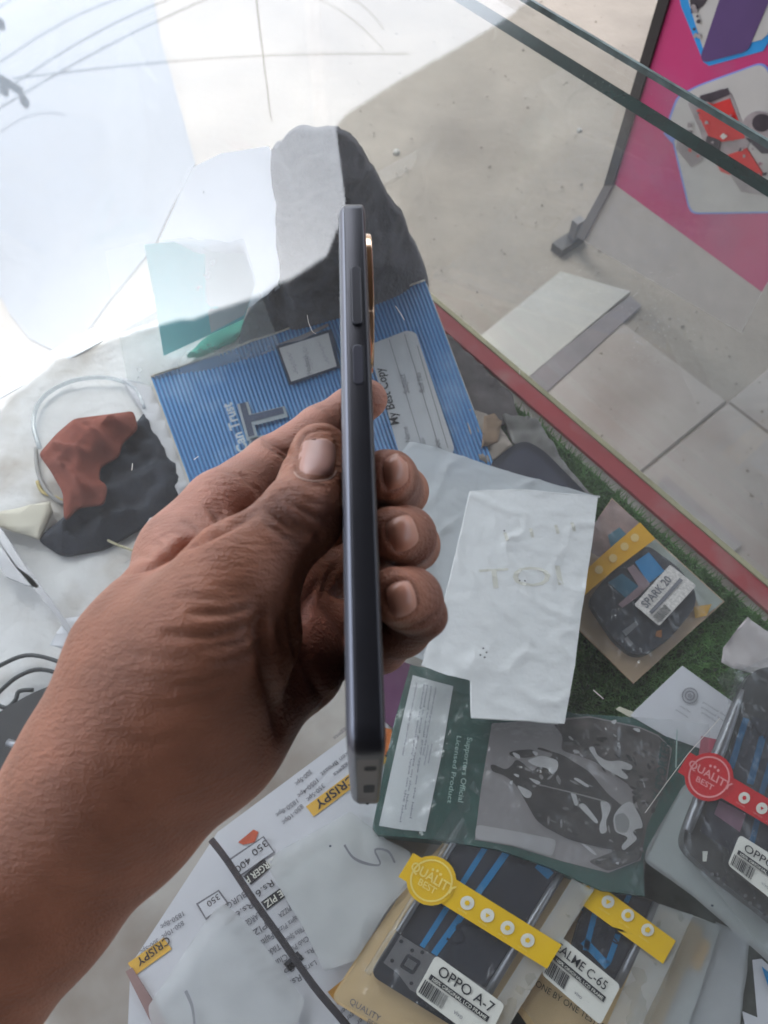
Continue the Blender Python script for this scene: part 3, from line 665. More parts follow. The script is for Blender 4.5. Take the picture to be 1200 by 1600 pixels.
# the cover is a real corrugated sheet
NU = 760; vs = []; fs = []; sv = []
ulen = U.length
for i in range(NU+1):
    u = i/NU
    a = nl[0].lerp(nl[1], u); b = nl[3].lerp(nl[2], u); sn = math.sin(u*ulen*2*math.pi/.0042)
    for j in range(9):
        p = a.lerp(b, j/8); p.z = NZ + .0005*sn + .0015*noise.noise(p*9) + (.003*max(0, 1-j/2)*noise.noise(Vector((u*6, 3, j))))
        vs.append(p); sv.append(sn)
for i in range(NU):
    for j in range(8): fs.append((i*9+j, i*9+j+1, i*9+10+j, i*9+9+j))
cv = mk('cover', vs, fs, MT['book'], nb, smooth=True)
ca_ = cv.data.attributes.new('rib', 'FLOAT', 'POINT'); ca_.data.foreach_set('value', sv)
edge = []
for i in range(40):
    u = i/39; p = nl[0].lerp(nl[1], u); edge.append(p+Vector((0, 0, .0008+.0012*noise.noise(p*60))))
tube('worn_edge', edge, .0011, M('worn_card', RGB(198, 190, 178), .9, var=.2, vs=80), nb, n=5, sm=0)
NZ2 = NZ+.0032
poly('name_label', [(574, 540), (636, 516), (650, 520), (710, 700), (700, 730), (632, 738), (602, 630)], NZ2, M('grey_label', RGB(178, 180, 182), .7, var=.04), nb, r=.004)
NZ3 = NZ2+.0006
letters('My Best Copy', (624, 662), (598, 574), NZ3, MT['ink'], nb, bold=.012)
letters('Subject', (640, 614), (632, 584), NZ3, MT['greyink'], nb)
letters('Roll No', (664, 612), (657, 582), NZ3, MT['greyink'], nb)
letters('Name', (642, 690), (636, 666), NZ3, MT['greyink'], nb)
letters('Class', (668, 700), (662, 684), NZ3, MT['greyink'], nb)
letters('Sec', (690, 702), (686, 686), NZ3, MT['greyink'], nb)
for a, b in (((608, 530), (662, 706)), ((632, 522), (690, 712)), ((652, 540), (700, 700))): stroke('ruled_line', [a, b], 1.1, NZ3, MT['greyink'], nb)
poly('motto_frame', [(432, 540), (518, 514), (532, 574), (452, 602)], NZ2, M('dark_blue_line', RGB(40, 56, 78), .6), nb)
poly('motto_box', [(436, 544), (513, 520), (526, 572), (455, 596)], NZ2+.0004, M('grey_box', RGB(186, 186, 186), .7, var=.05), nb)
poly('motto_wedge', [(432, 538), (470, 524), (512, 505), (514, 509), (470, 532)], NZ2+.0002, MT['greyink'], nb)  # grey-ink wedge along the top of the motto box
rng = random.Random(3)
for li in range(3):
    for k in range(6):
        t = k/6
        x, y = 452+li*24+t*12, 556-li*8+t*34-6
        stroke('script', [(x-3, y), (x+rng.uniform(-3, 1), y+2), (x+rng.uniform(-1, 5), y+3), (x+2, y+6), (x+rng.uniform(-3, 3), y+5)], .9, NZ3, MT['fadeink'], nb, sm=3)
letters('(Hadees)', (488, 586), (480, 556), NZ3, MT['greyink'], nb)
MT['navy'] = M('navy_print', RGB(34, 52, 82), .6, var=.1); MT['silver'] = M('silver_outline', RGB(140, 152, 160), .6)
for nm, mt, bo, dz in (('title_outline', MT['silver'], .055, 0), ('title', MT['navy'], .01, .0005)):
    letters('BEST', (492, 806), (434, 616), NZ2+dz, mt, nb, name=nm, h=54, bold=bo)
letters('Can Trust', (388, 704), (361, 628), NZ2+.0008, M('pale_silver', RGB(170, 182, 190), .6), nb, h=13, bold=.03)

# --- clutter between book and red trim
for nm, pts, z, mt, lb, cat in [
    ('grey_fabric', [(676, 520), (700, 522), (760, 580), (800, 620), (812, 662), (770, 668), (724, 640), (700, 590)], Z+.013, M('grey_brown_fabric', RGB(92, 86, 86), .9, var=.4, vs=40, bump=.6, bs=200), 'dark grey scrap of fabric beside the blue book', 'fabric'),
    ('brown_pouch', [(724, 640), (760, 645), (790, 680), (800, 700), (760, 726), (744, 716)], Z+.018, M('brown_wrap', RGB(150, 138, 126), .6, var=.3, vs=40), 'small brownish wrapper beside the blue book edge', 'wrapper'),
    ('brown_leaf', [(756, 652), (772, 648), (784, 660), (778, 690), (752, 700)], Z+.022, M('tan_leaf', RGB(134, 110, 88), .7, var=.3, vs=50), 'tan crumpled scrap above the black phone', 'scrap'),
    ('clear_wrap', [(786, 648), (838, 654), (880, 720), (930, 780), (900, 800), (850, 730), (800, 694)], Z+.016, M('grey_wrap', RGB(118, 116, 112), .4, var=.4, vs=60), 'grey speckled wrapper lying along the red shelf trim', 'wrapper')]:
    o = poly(nm, pts, z, mt, th=.002, cut=.006, disp=wr(.008, 50, len(nm))); prop(o, lb, cat)
ph2 = thing('spare_phone', 'black spare phone half under the white polythene bag', 'phone', G(820, 730, Z))
poly('body', [(762, 728), (800, 696), (822, 688), (850, 704), (935, 790), (900, 830), (800, 770)], Z+.022, M('black_phone', RGB(48, 50, 60), .3, var=.1), ph2, th=.009, r=.008)
poly('screen', [(776, 730), (806, 704), (822, 700), (844, 714), (905, 776), (880, 806)], Z+.0225, M('phone_screen', RGB(72, 74, 86), .2), ph2, r=.006)

# --- white polythene bag, folded over itself
pb1 = thing('polythene_bag', 'crumpled white polythene bag folded over, beside the fingertips', 'bag', G(780, 950, Z))
BZ = Z+.034
def bagw(v):
    q = Vector((v.x*17, v.y*17, 1.3)); r = (1-abs(noise.noise(q*1.4))*2)
    r2 = (1-abs(noise.noise(Vector((v.x*20+v.y*46, v.y*12, 4))))*2)
    return Vector((0, 0, .0008*noise.fractal(q, 1, 2, 3)+.0018*max(0, r)**8+.0009*max(0, 1-abs(noise.noise(q*2.7+Vector((9, 2, 0))))*2.4)**5))
poly('back_layer', [(640, 690), (690, 703), (800, 738), (934, 776), (912, 900), (860, 1010), (700, 1046), (634, 1022), (600, 990), (588, 900), (590, 800), (610, 730)], BZ, MT['poly_shaded'], pb1, th=0, cut=.003, disp=bagw)
def bagw2(v): return bagw(v*1.0+Vector((.31, .17, 0)))+Vector((0, 0, 0))
FL = [(735, 769), (800, 766), (934, 777), (925, 850), (908, 960), (898, 1040), (882, 1131), (820, 1126), (737, 1121), (736, 1064), (700, 1056), (658, 1040), (690, 960), (712, 870)]
poly('front_fold', FL, BZ+.016, MT['poly_lit'], pb1, th=0, cut=.003, disp=bagw2)
for pts in ([(937, 777), (800, 766), (735, 769), (712, 870), (690, 960), (658, 1040)], [(736, 1064), (737, 1121), (820, 1126), (882, 1131)]):
    P = []
    for a, b in zip(pts[:-1], pts[1:]):
        for k in range(6): P.append(G(a[0]+(b[0]-a[0])*k/6, a[1]+(b[1]-a[1])*k/6, BZ+.0146))
    tube('fold_edge', [p+bagw2(p) for p in P], .0009, MT['poly_lit'], pb1, n=7, sm=0)
st = M('yellow_stain', RGB(217, 214, 202), .5, var=.05)
for s, a, b in (('TOI', (752, 920), (880, 914)), ('1 1 11', (790, 846), (900, 830))):
    letters(s, a, b, BZ+.0163, st, pb1, name='offset_print', h=34 if s == 'TOI' else 16, disp=bagw2)
for (x, y) in ((812, 907), (820, 908), (755, 1013), (760, 1020), (750, 1025), (757, 1028), (788, 829)):
    c = G(x, y, BZ+.0165); c = c+bagw2(c); mk('speck', [c+Vector((math.cos(a)*.0008, math.sin(a)*.0007, 0)) for a in np.arange(0, 6.2, 1.05)], [tuple(range(6))], MT['ink'], pb1)

# --- purple wrapper and orange scrap seen beside the phone
pw_ = poly('purple_wrapper', [(590, 1060), (618, 1030), (660, 1044), (640, 1100), (622, 1142), (590, 1120)], Z+.012, M('purple_wrap', RGB(104, 58, 96), .4, var=.15), th=.002); prop(pw_, 'purple wrapper peeping out beside the green packet', 'wrapper')
os_ = poly('orange_scrap', [(598, 1136), (612, 1140), (612, 1160), (602, 1180), (594, 1180)], Z+.013, M('orange_scrap', RGB(206, 110, 40), .6, var=.3, vs=90), th=.001); prop(os_, 'tiny orange scrap beside the bottom of the phone', 'scrap')

# --- green shrink-wrapped packet with a grey racing photograph
gk = thing('green_packet', 'dark green shrink-wrapped packet with white label and grey racing photograph', 'packet', G(830, 1220, Z))
GZ = Z+.030
MT['green'] = M('bottle_green_print', RGB(44, 84, 76), .4, var=.14, vs=20)
OUT = [(641, 1040), (700, 1050), (770, 1082), (900, 1116), (1000, 1122), (1108, 1132), (1106, 1180), (1072, 1230), (1030, 1290), (1006, 1345), (1008, 1400), (940, 1392), (860, 1356), (780, 1328), (680, 1312), (590, 1304), (582, 1292), (598, 1210), (618, 1120)]
bulge = lambda v: Vector((0, 0, .004*noise.fractal(v*14, 1, 2, 2)))
poly('carton', OUT, GZ, MT['green'], gk, th=.026, cut=.012, disp=bulge, smooth=False)
def gkp(name, pts, dz, mt): return poly(name, pts, GZ+dz, mt, gk, th=0, cut=.008, disp=bulge, smooth=False, r=.0 if name in ('white_label', 'photo_background') else .0035)
gkp('white_label', [(645, 1056), (708, 1073), (690, 1180), (665, 1299), (628, 1296), (592, 1290), (612, 1200), (632, 1110)], .0008, M('label_paper', RGB(214, 216, 216), .6, var=.05, bump=.3, bs=60))
MT['finetext'] = M('fine_print', RGB(128, 128, 138), .8, var=.4, vs=900)
for (a, b) in (((650, 1068), (628, 1180)), ((662, 1070), (624, 1284)), ((667, 1071), (632, 1264)), ((673, 1073), (640, 1278)), ((680, 1075), (660, 1180)), ((668, 1165), (662, 1195)), ((674, 1162), (668, 1192))):
    letters('printed in small grey type on the label', a, b, GZ+.0028, MT['finetext'], gk, name='fine_print', h=3.2, bold=.01, disp=bulge)
wt = M('pale_green_print', RGB(164, 190, 180), .6)
letters('Supporters Official', (730, 1152), (716, 1252), GZ+.0028, wt, gk, h=8.5, bold=.01, disp=bulge)
letters('Licensed Product', (714, 1150), (699, 1254), GZ+.0028, wt, gk, h=7.5, bold=.006, disp=bulge)
ph = [(768, 1131), (850, 1124), (920, 1120), (1000, 1136), (1030, 1148), (1052, 1168), (1044, 1220), (1012, 1290), (1002, 1344), (950, 1364), (880, 1346), (800, 1322), (742, 1312), (752, 1230)]
gkp('photo_background', ph, .0008, M('photo_grey', RGB(148, 142, 142), .5, var=.12, vs=10))
MT['pk'] = M('photo_dark', RGB(60, 56, 55), .5, var=.5, vs=70); MT['pmid'] = M('photo_mid', RGB(92, 86, 84), .5, var=.6, vs=60); MT['plt'] = M('photo_light', RGB(196, 193, 192), .5, var=.18, vs=90)
gkp('photo_crowd', [(862, 1128), (920, 1122), (1000, 1138), (1030, 1150), (1050, 1170), (1042, 1222), (1012, 1290), (1002, 1342), (950, 1362), (918, 1346), (960, 1330), (1006, 1290), (990, 1230), (930, 1190), (876, 1172), (880, 1150)], .0012, MT['pmid'])
gkp('photo_haze', [(744, 1288), (800, 1298), (870, 1312), (864, 1338), (800, 1320), (742, 1310)], .0012, M('photo_pale', RGB(178, 174, 174), .5, var=.06))
gkp('photo_horse', [(766, 1195), (772, 1194), (790, 1203), (800, 1196), (806, 1186), (815, 1190), (832, 1206), (840, 1198), (866, 1178), (838, 1170), (842, 1167), (880, 1180), (922, 1206), (950, 1240), (975, 1260), (1000, 1262), (1008, 1290), (1000, 1320), (985, 1332), (940, 1325), (890, 1312), (850, 1292), (836, 1280), (826, 1262), (806, 1226), (790, 1212), (768, 1205)], .0016, MT['pk'])
gkp('photo_legs', [(794, 1176), (806, 1172), (832, 1170), (842, 1180), (822, 1184), (800, 1182)], .0016, MT['pk'])
for pts in ([(799, 1174), (812, 1178), (814, 1186), (806, 1184)], [(830, 1172), (842, 1176), (838, 1183)], [(822, 1188), (846, 1180), (872, 1188), (872, 1202), (862, 1212), (856, 1200), (838, 1198)],
            [(795, 1222), (802, 1218), (800, 1228)], [(806, 1225), (832, 1238), (828, 1248), (818, 1246)], [(800, 1208), (812, 1210), (810, 1216)], [(824, 1214), (846, 1222), (840, 1228)], [(894, 1216), (902, 1215), (922, 1228), (918, 1231)],
            [(890, 1236), (900, 1240), (904, 1258), (898, 1260)], [(902, 1258), (912, 1254), (936, 1284), (932, 1288)], [(937, 1250), (950, 1252), (956, 1262), (946, 1284), (950, 1300), (938, 1304), (936, 1290), (942, 1276)],
            [(918, 1168), (928, 1166), (932, 1180), (950, 1190), (970, 1188), (990, 1196), (986, 1204), (968, 1200), (984, 1214), (978, 1218), (940, 1198)], [(952, 1128), (964, 1124), (960, 1134)], [(985, 1138), (1000, 1138), (1000, 1146)],
            [(974, 1256), (988, 1250), (1004, 1280), (1006, 1294), (996, 1294), (988, 1300), (998, 1310), (974, 1330), (970, 1322), (984, 1308), (960, 1300), (958, 1276), (966, 1264)], [(906, 1316), (920, 1322), (934, 1336), (928, 1336)], [(960, 1348), (968, 1346), (966, 1352)]):
    gkp('photo_light_patch', pts, .0022, MT['plt'])
gkp('photo_rider', [(960, 1274), (976, 1268), (986, 1284), (980, 1302), (964, 1300)], .0026, M('photo_midlight', RGB(150, 148, 148), .5, var=.3, vs=60))
rp = random.Random(11); shades = [M('photo_tone', RGB(g, g-3, g-4), .5, var=.25, vs=80) for g in (48, 74, 104, 132, 168)]
hw = [(800, 1195), (880, 1200), (950, 1245), (1000, 1290), (985, 1325), (900, 1308), (840, 1275), (810, 1228)]
cwd = [(870, 1130), (1000, 1142), (1045, 1170), (1036, 1222), (1005, 1330), (950, 1358), (930, 1345), (1000, 1290), (985, 1230), (925, 1190), (880, 1170)]
def inpx(p, P_): return inside(Vector((p[0], p[1], 0)), [Vector((a, b, 0)) for a, b in P_])
for reg, nn_, pal in ((hw, 46, (0, 0, 1, 2, 3)), (cwd, 90, (0, 1, 1, 2, 2, 3, 4))):
    got = 0
    while got < nn_:
        c = (rp.uniform(790, 1050), rp.uniform(1125, 1360))
        if not inpx(c, reg): continue
        got += 1; a = rp.gauss(.6, .5); r1, r2 = rp.uniform(3, 9), rp.uniform(1.2, 3.2)
        ell = [(x+rp.uniform(-.8, .8), y+rp.uniform(-.8, .8)) for x, y in circ(c, r1, 9, ry=r2, rot=a)]
        gkp('photo_detail', ell, .0019 if reg is hw else .0015, shades[rp.choice(pal)])
stroke('photo_rein', [(842, 1226, GZ+.006), (900, 1240, GZ+.006), (945, 1252, GZ+.006)], 2.2, GZ+.006, M('rein', RGB(140, 136, 134), .5), gk)
letters('SUPPORTERS', (1036, 1252), (1050, 1152), GZ+.0036, M('teal_letters', RGB(30, 70, 66), .5), gk, h=14, bold=.015, disp=bulge)
stroke('border_line', [(1058, 1140), (1056, 1200)], 2, GZ+.004, wt, gk)
poly('shrink_wrap', [(x, y) for x, y in OUT], GZ+.006, MT['film'], gk, th=0, cut=.005, disp=wr(.006, 40, 21, .7))

# --- menu sheet, frosted sleeves, cord
mn = thing('menu_sheet', 'white printed food menu upside down under the wrist', 'menu', G(450, 1400, Z))
MZ = Z+.010
poly('sheet', [(612, 1098), (600, 1190), (596, 1300), (620, 1420), (640, 1700), (330, 1700), (200, 1600), (204, 1508), (340, 1300)], MZ, MT['paper'], mn, th=.0004)
MI = MZ+.0006
gold = M('menu_gold', RGB(226, 176, 66), .6, var=.06)
def band(a, b, w_): 
    d = Vector((b[0]-a[0], b[1]-a[1])).normalized(); n = Vector((-d.y, d.x))*w_/2
    return [(a[0]+n.x, a[1]+n.y), (b[0]+n.x, b[1]+n.y), (b[0]-n.x, b[1]-n.y), (a[0]-n.x, a[1]-n.y)]
poly('gold_band', band((484, 1268), (620, 1166), 20), MI, gold, mn, th=0)
letters('BROAST & CRISPY', (640, 1142), (490, 1254), MI+.0005, MT['ink'], mn, h=13, bold=.015)
for s, a, b, h in [('Nuggets', (552, 1128), (520, 1152), 7), ('Nuggets', (556, 1182), (520, 1209), 7), ('Chicken Broast', (560, 1160), (500, 1208), 8), ('300-5pc', (484, 1202), (460, 1224), 8), ('1050-4pc', (494, 1216), (464, 1242), 8),
                ('350-5pc', (504, 1224), (478, 1248), 8), ('1850-8pc', (463, 1248), (430, 1272), 8), ('850-10pc', (471, 1256), (440, 1284), 8)]:
    letters(s, a, b, MI, MT['greyink'], mn, h=h*.9, bold=.008)
poly('price_box_line', [(412, 1306), (430, 1332), (372, 1372), (352, 1346)], MI, MT['greyink'], mn, th=0)
poly('price_box', [(411, 1309), (427, 1331), (372, 1369), (356, 1347)], MI+.0003, MT['paper'], mn, th=0)
letters('350', (414, 1312), (392, 1330), MI+.0006, MT['ink'], mn, h=11)
letters('400', (388, 1338), (366, 1356), MI+.0006, MT['ink'], mn, h=11)
for a, b, w_ in (((418, 1348), (386, 1376), 18), ((445, 1392), (412, 1416), 16), ((470, 1492), (448, 1512), 16)): poly('dark_band', band(a, b, w_), MI, MT['ink'], mn, th=0)
letters('BURGER P', (430, 1336), (382, 1372), MI+.0005, MT['white'], mn, h=11, bold=.012)
letters('Rs.6', (424, 1374), (398, 1394), MI, MT['ink'], mn, h=11)
letters('LE PIZ', (444, 1386), (412, 1410), MI+.0005, MT['white'], mn, h=11, bold=.012)
for s, a, b in [('PIZZA', (452, 1415), (434, 1428)), ('Fajita Pizza', (466, 1428), (430, 1454)), ('Tikka Special', (474, 1446), (440, 1470)), ('Club Pizza', (480, 1462), (446, 1486)), ('Rs. 1250', (488, 1480), (452, 1504)), ('Large', (492, 1500), (470, 1516)),
                ('Cheese', (566, 1530), (536, 1556)), ('Zinger Burger', (580, 1540), (530, 1580)), ('Special Burger', (590, 1550), (540, 1590)), ('Beef Burger', (600, 1562), (556, 1596)), ('Patty Burger', (610, 1574), (570, 1606)),
                ('1850-8pc', (285, 1424), (250, 1446)), ('850-10pc', (285, 1438), (252, 1462)), ('300-5pc', (246, 1466), (218, 1486))]:
    letters(s, a, b, MI, MT['greyink'], mn, h=8, bold=.006)
poly('gold_band', band((206, 1514), (262, 1474), 22), MI, gold, mn, th=0)
letters('CRISPY', (262, 1462), (212, 1500), MI+.0005, MT['ink'], mn, h=13, bold=.01)
poly('price_box_line', [(342, 1390), (358, 1412), (322, 1438), (306, 1412)], MI, MT['greyink'], mn, th=0)
poly('price_box', [(341, 1393), (354, 1411), (322, 1434), (310, 1413)], MI+.0003, MT['paper'], mn, th=0)
letters('350', (340, 1396), (322, 1410), MI+.0006, MT['ink'], mn, h=10)
for k in range(9):
    t = k/8; x, y = 382+t*86, 1392+t*130
    letters(['BURGER', 'Rs.650', 'LARGE PIZZA', 'PIZZA', 'Fajita Pizza', 'Tikka Pizza', 'Club Pizza', 'Special', 'Rs.1250'][k], (x, y), (x-44, y+30), MI, MT['greyink'], mn, h=10, bold=.01)
poly('gold_band', band((520, 1560), (570, 1520), 26), MI, M('menu_amber', RGB(196, 140, 50), .6, var=.2), mn, th=0)
poly('red_picture', [(396, 1296), (404, 1300), (398, 1316), (380, 1320), (372, 1316)], MI, M('menu_red', RGB(206, 92, 58), .6, var=.3, vs=90), mn, th=0)

def sleeve(nm, pts, z, lb):
    o = thing(nm, lb, 'sleeve', G(*pts[0], Z)); poly('film', pts, z, MT['frost'], o, th=0, r=.002, cut=.006, disp=wr(.004, 26, len(lb), .6))
    return o
s1 = sleeve('frosted_sleeve', [(548, 1268), (604, 1312), (640, 1330), (650, 1372), (606, 1420), (556, 1500), (508, 1518), (474, 1450), (420, 1358), (430, 1334)], Z+.018, 'frosted plastic sleeve with a handwritten mark beside the cord')
poly('card_insert', [(545, 1276), (600, 1316), (636, 1334), (640, 1372), (600, 1416), (550, 1490), (510, 1504), (480, 1450), (428, 1360), (436, 1338)], Z+.0145, M('grey_insert', RGB(206, 207, 205), .7, var=.07, vs=14), s1, th=.0005)
stroke('handwriting', [(538, 1320), (552, 1340), (575, 1350), (594, 1350), (586, 1328), (606, 1330), (617, 1348)], 3.2, Z+.0225, MT['greyink'], s1)
s2 = sleeve('frosted_sleeve', [(336, 1420), (352, 1412), (384, 1440), (430, 1500), (476, 1564), (440, 1680), (250, 1680), (232, 1572)], Z+.017, 'frosted plastic sleeve at the bottom left between wrist and cord')
stroke('handwriting', [(290, 1548), (300, 1572), (304, 1600)], 4, Z+.0215, MT['fadeink'], s2)
cd = tube('black_string', [G(x, y, Z+.024) for x, y in ((330, 1312), (356, 1346), (400, 1412), (440, 1468), (490, 1540), (540, 1600), (600, 1680))], .0024, M('black_cord', RGB(40, 36, 42), .6, var=.3, vs=200, bump=.8, bs=900), None, loc=G(440, 1468, Z)); prop(cd, 'thin black cord lying across the menu and sleeves', 'cord')
wd = poly('wooden_strip', [(196, 1518), (206, 1512), (236, 1560), (290, 1650), (262, 1650)], Z+.012, M('pinkish_wood', RGB(150, 120, 116), .6, var=.2, vs=30), th=.01); prop(wd, 'pinkish wooden strip along the edge of the menu', 'strip')

ub = poly('packing_film', [(980, 1230), (1120, 1240), (1300, 1300), (1300, 1720), (760, 1720), (800, 1500), (900, 1360)], Z+.0055, M('grey_packing', RGB(92, 94, 90), .4, var=.5, vs=45, bump=.6, bs=60, bdist=.003), th=.001, cut=.01, disp=wr(.003, 40, 91)); prop(ub, 'grey crumpled packing film under the pile of display packets', 'film')
# --- LCD packets
def rot_pts(c, d, pts):                     # local px frame: d = reading direction
    n = (-d[1], d[0]); return [(c[0]+d[0]*a+n[0]*b, c[1]+d[1]*a+n[1]*b) for a, b in pts]
def barcode(q, z, mt, parent, n=22, seed=1):
    r = random.Random(seed); qs = []; u = 0
    while u < 1:
        wv = r.choice([.018, .03, .045]); qs.append([bil(q, u, 0), bil(q, min(1, u+wv), 0), bil(q, min(1, u+wv), 1), bil(q, u, 1)]); u += wv+r.choice([.02, .035])
    rects('barcode', qs, z, mt, parent)
def seal(parent, c, d, L, w_, z, mt, pale, rc, quality=True, n_ic=4, start=60, step=40):
    n = (-d[1], d[0])
    band_ = [(c[0]+d[0]*a+n[0]*b, c[1]+d[1]*a+n[1]*b) for a, b in ((-rc-8, -w_/2), (L, -w_/2), (L, w_/2), (-rc-8, w_/2))]
    s = poly('seal_band', band_, z, mt, parent, th=.0003)
    if quality:
        poly('seal_disc', circ(c, rc), z+.0006, mt, parent, th=.0003)
        ang = math.atan2(d[1], d[0])
        ring_o, ring_i = circ(c, rc*.86, 32), circ(c, rc*.79, 32)
        vs = [to_v(p, z+.0011) for p in ring_o]+[to_v(p, z+.0011) for p in ring_i]
        mk('seal_ring', vs, [(k, (k+1) % 32, 32+(k+1) % 32, 32+k) for k in range(32)], pale, parent)
        def at(a, b): return (c[0]+d[0]*a+n[0]*b, c[1]+d[1]*a+n[1]*b)
        letters('QUALITY', at(-rc*.98, 2), at(rc*1.05, 2), z+.0013, pale, parent, h=rc*.36, bold=.02)
        letters('BEST', at(-rc*.4, 16), at(rc*.4, 16), z+.0013, pale, parent, h=rc*.26, bold=.015)
        for q in (-7, 0, 7): poly('star', circ(at(q, -16-(2 if q == 0 else 0)), 2.6, 5), z+.0013, pale, parent, th=0)
    for k in range(n_ic):
        a = start+k*step; cc = (c[0]+d[0]*a, c[1]+d[1]*a)
        poly('icon_disc', circ(cc, w_*.25, 20), z+.0007, MT['white'], parent, th=.0002)
        poly('icon', circ(cc, w_*.10, [6, 3, 8, 5][k % 4]), z+.0013, mt, parent, th=0)
        cb = (cc[0]+n[0]*w_*.36, cc[1]+n[1]*w_*.36)
        letters('service', (cb[0]-d[0]*8, cb[1]-d[1]*8), (cb[0]+d[0]*8, cb[1]+d[1]*8), z+.0007, pale, parent, name='small_print', h=3)
def sticker(parent, q, z, title, sub, seed, t0=(.12, .34), t1=(.9, .34), th_=16):
    poly('label', q, z, MT['label'], parent, th=.0003, r=.003)
    letters(title, bil(q, *t0), bil(q, *t1), z+.0006, MT['ink'], parent, h=th_, bold=.004)
    rects('black_bar', [[bil(q, .06, .42), bil(q, .9, .42), bil(q, .9, .55), bil(q, .06, .55)]], z+.0006, MT['ink'], parent)
    letters(sub, bil(q, .1, .53), bil(q, .87, .53), z+.0011, MT['white'], parent, h=th_*.34, bold=.006)
    barcode([bil(q, .03, .6), bil(q, .36, .6), bil(q, .36, .93), bil(q, .03, .93)], z+.0006, MT['ink'], parent, seed=seed)
    letters('vivo', bil(q, .5, .84), bil(q, .62, .84), z+.0006, MT['greyink'], parent, name='small_print')

LA = thing('lcd_packet', 'yellow-sealed clear packet with a dark phone display and a label reading OPPO A-7', 'packet', G(700, 1450, Z), 'spare phone display packets')
z0 = Z+.016
def PQ(p, a): return (.85*p+.53*a, .53*p-.85*a)
poly('backing_card', [PQ(1262, -1050), PQ(1262, -985), PQ(1270, -820), PQ(1300, -640), PQ(1520, -640), PQ(1520, -1050)], z0, MT['cream'], LA, th=.001, r=.006)
letters('QUALITY', PQ(1290, -1040), PQ(1345, -1040), z0+.0006, MT['greyink'], LA, h=9); letters('BEST PARTS', PQ(1330, -1052), PQ(1385, -1052), z0+.0006, MT['greyink'], LA, h=8)
letters('ONE BY ONE TESTED', PQ(1392, -1030), PQ(1530, -1050), z0+.0006, M('dark_green_ink', RGB(70, 74, 54), .7), LA, h=9)
poly('display_frame', [PQ(1293, -985), PQ(1293, -640), PQ(1470, -640), PQ(1470, -985)], z0+.007, MT['lcd_frame'], LA, th=.006, r=.007)
poly('display', [PQ(1301, -905), PQ(1301, -645), PQ(1456, -645), PQ(1456, -905)], z0+.0076, MT['lcd'], LA, th=.0003)
poly('metal_plate', [PQ(1302, -958), PQ(1302, -907), PQ(1462, -907), PQ(1462, -940), PQ(1420, -965), PQ(1360, -972), PQ(1330, -960)], z0+.0078, MT['dull_metal'], LA, th=.0003)
for pts in ([(1326, -950), (1352, -950), (1352, -925), (1326, -925)], [(1366, -952), (1384, -952), (1384, -930), (1366, -930)]): poly('cutout', [PQ(*p) for p in pts], z0+.0083, MT['lcd_frame'], LA, th=.0002, r=.002)
poly('chip', [PQ(*p) for p in [(1331, -944), (1347, -944), (1347, -931), (1331, -931)]], z0+.0087, MT['steel'], LA, th=.0002)
for p in ((1308, -915), (1312, -948), (1356, -962), (1392, -960), (1345, -912), (1330, -918)): poly('screw', circ(PQ(*p), 3.2, 10), z0+.0085, MT['lcd_frame'], LA, th=.0002)
for (p, a, q, b, w_) in ((1340, -905, 1342, -700, 9), (1362, -905, 1378, -650, 11), (1425, -700, 1452, -705, 14)):
    A_, B_ = PQ(p, a), PQ(q, b); poly('blue_tape', band(A_, B_, w_), z0+.0083, MT['bluetape'], LA, th=.0002)
stroke('marker_writing', [(698, 1466, z0+.0142), (710, 1474, z0+.0142), (724, 1470, z0+.0142), (722, 1458, z0+.0142), (714, 1450, z0+.0142), (722, 1444, z0+.0142), (750, 1450, z0+.0142)], 3.2, z0+.0142, MT['ink'], LA)
stroke('marker_writing', [(812, 1336, z0+.0142), (822, 1330, z0+.0142), (828, 1340, z0+.0142), (820, 1350, z0+.0142), (812, 1346, z0+.0142)], 2.5, z0+.0142, MT['ink'], LA)
tube('silver_edge', [G(*PQ(1466, -985), z0+.008), G(*PQ(1463, -640), z0+.008)], .0028, MT['steel'], LA, sm=0)
tube('crinkled_fold', [G(*PQ(1290, a), z0+.011+.001*math.sin(a)) for a in (-985, -950, -910, -860, -800, -740, -700)], .0024, MT['film'], LA)
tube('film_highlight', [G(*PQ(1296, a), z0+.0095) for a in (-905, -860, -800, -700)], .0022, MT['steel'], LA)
poly('clear_sleeve', [PQ(1266, -1045), PQ(1266, -640), PQ(1520, -640), PQ(1520, -1045)], z0+.0125, MT['film'], LA, th=0, cut=.006, disp=wr(.0025, 45, 31, .6))
poly('milky_border', [PQ(1482, -1045), PQ(1482, -690), PQ(1520, -690), PQ(1520, -1045)], z0+.0128, MT['sleeve'], LA, th=0, cut=.006, disp=wr(.003, 45, 33, .6))
DD = (.85, .527)
seal(LA, (674, 1376), DD, 226, 44, z0+.016, MT['yellow'], MT['paleyellow'], 39, start=66, step=37)
sticker(LA, [(681, 1492), (789, 1570), (758, 1634), (648, 1552)], z0+.017, 'OPPO A-7', '100% ORIGINAL LCD FRAME', 5)

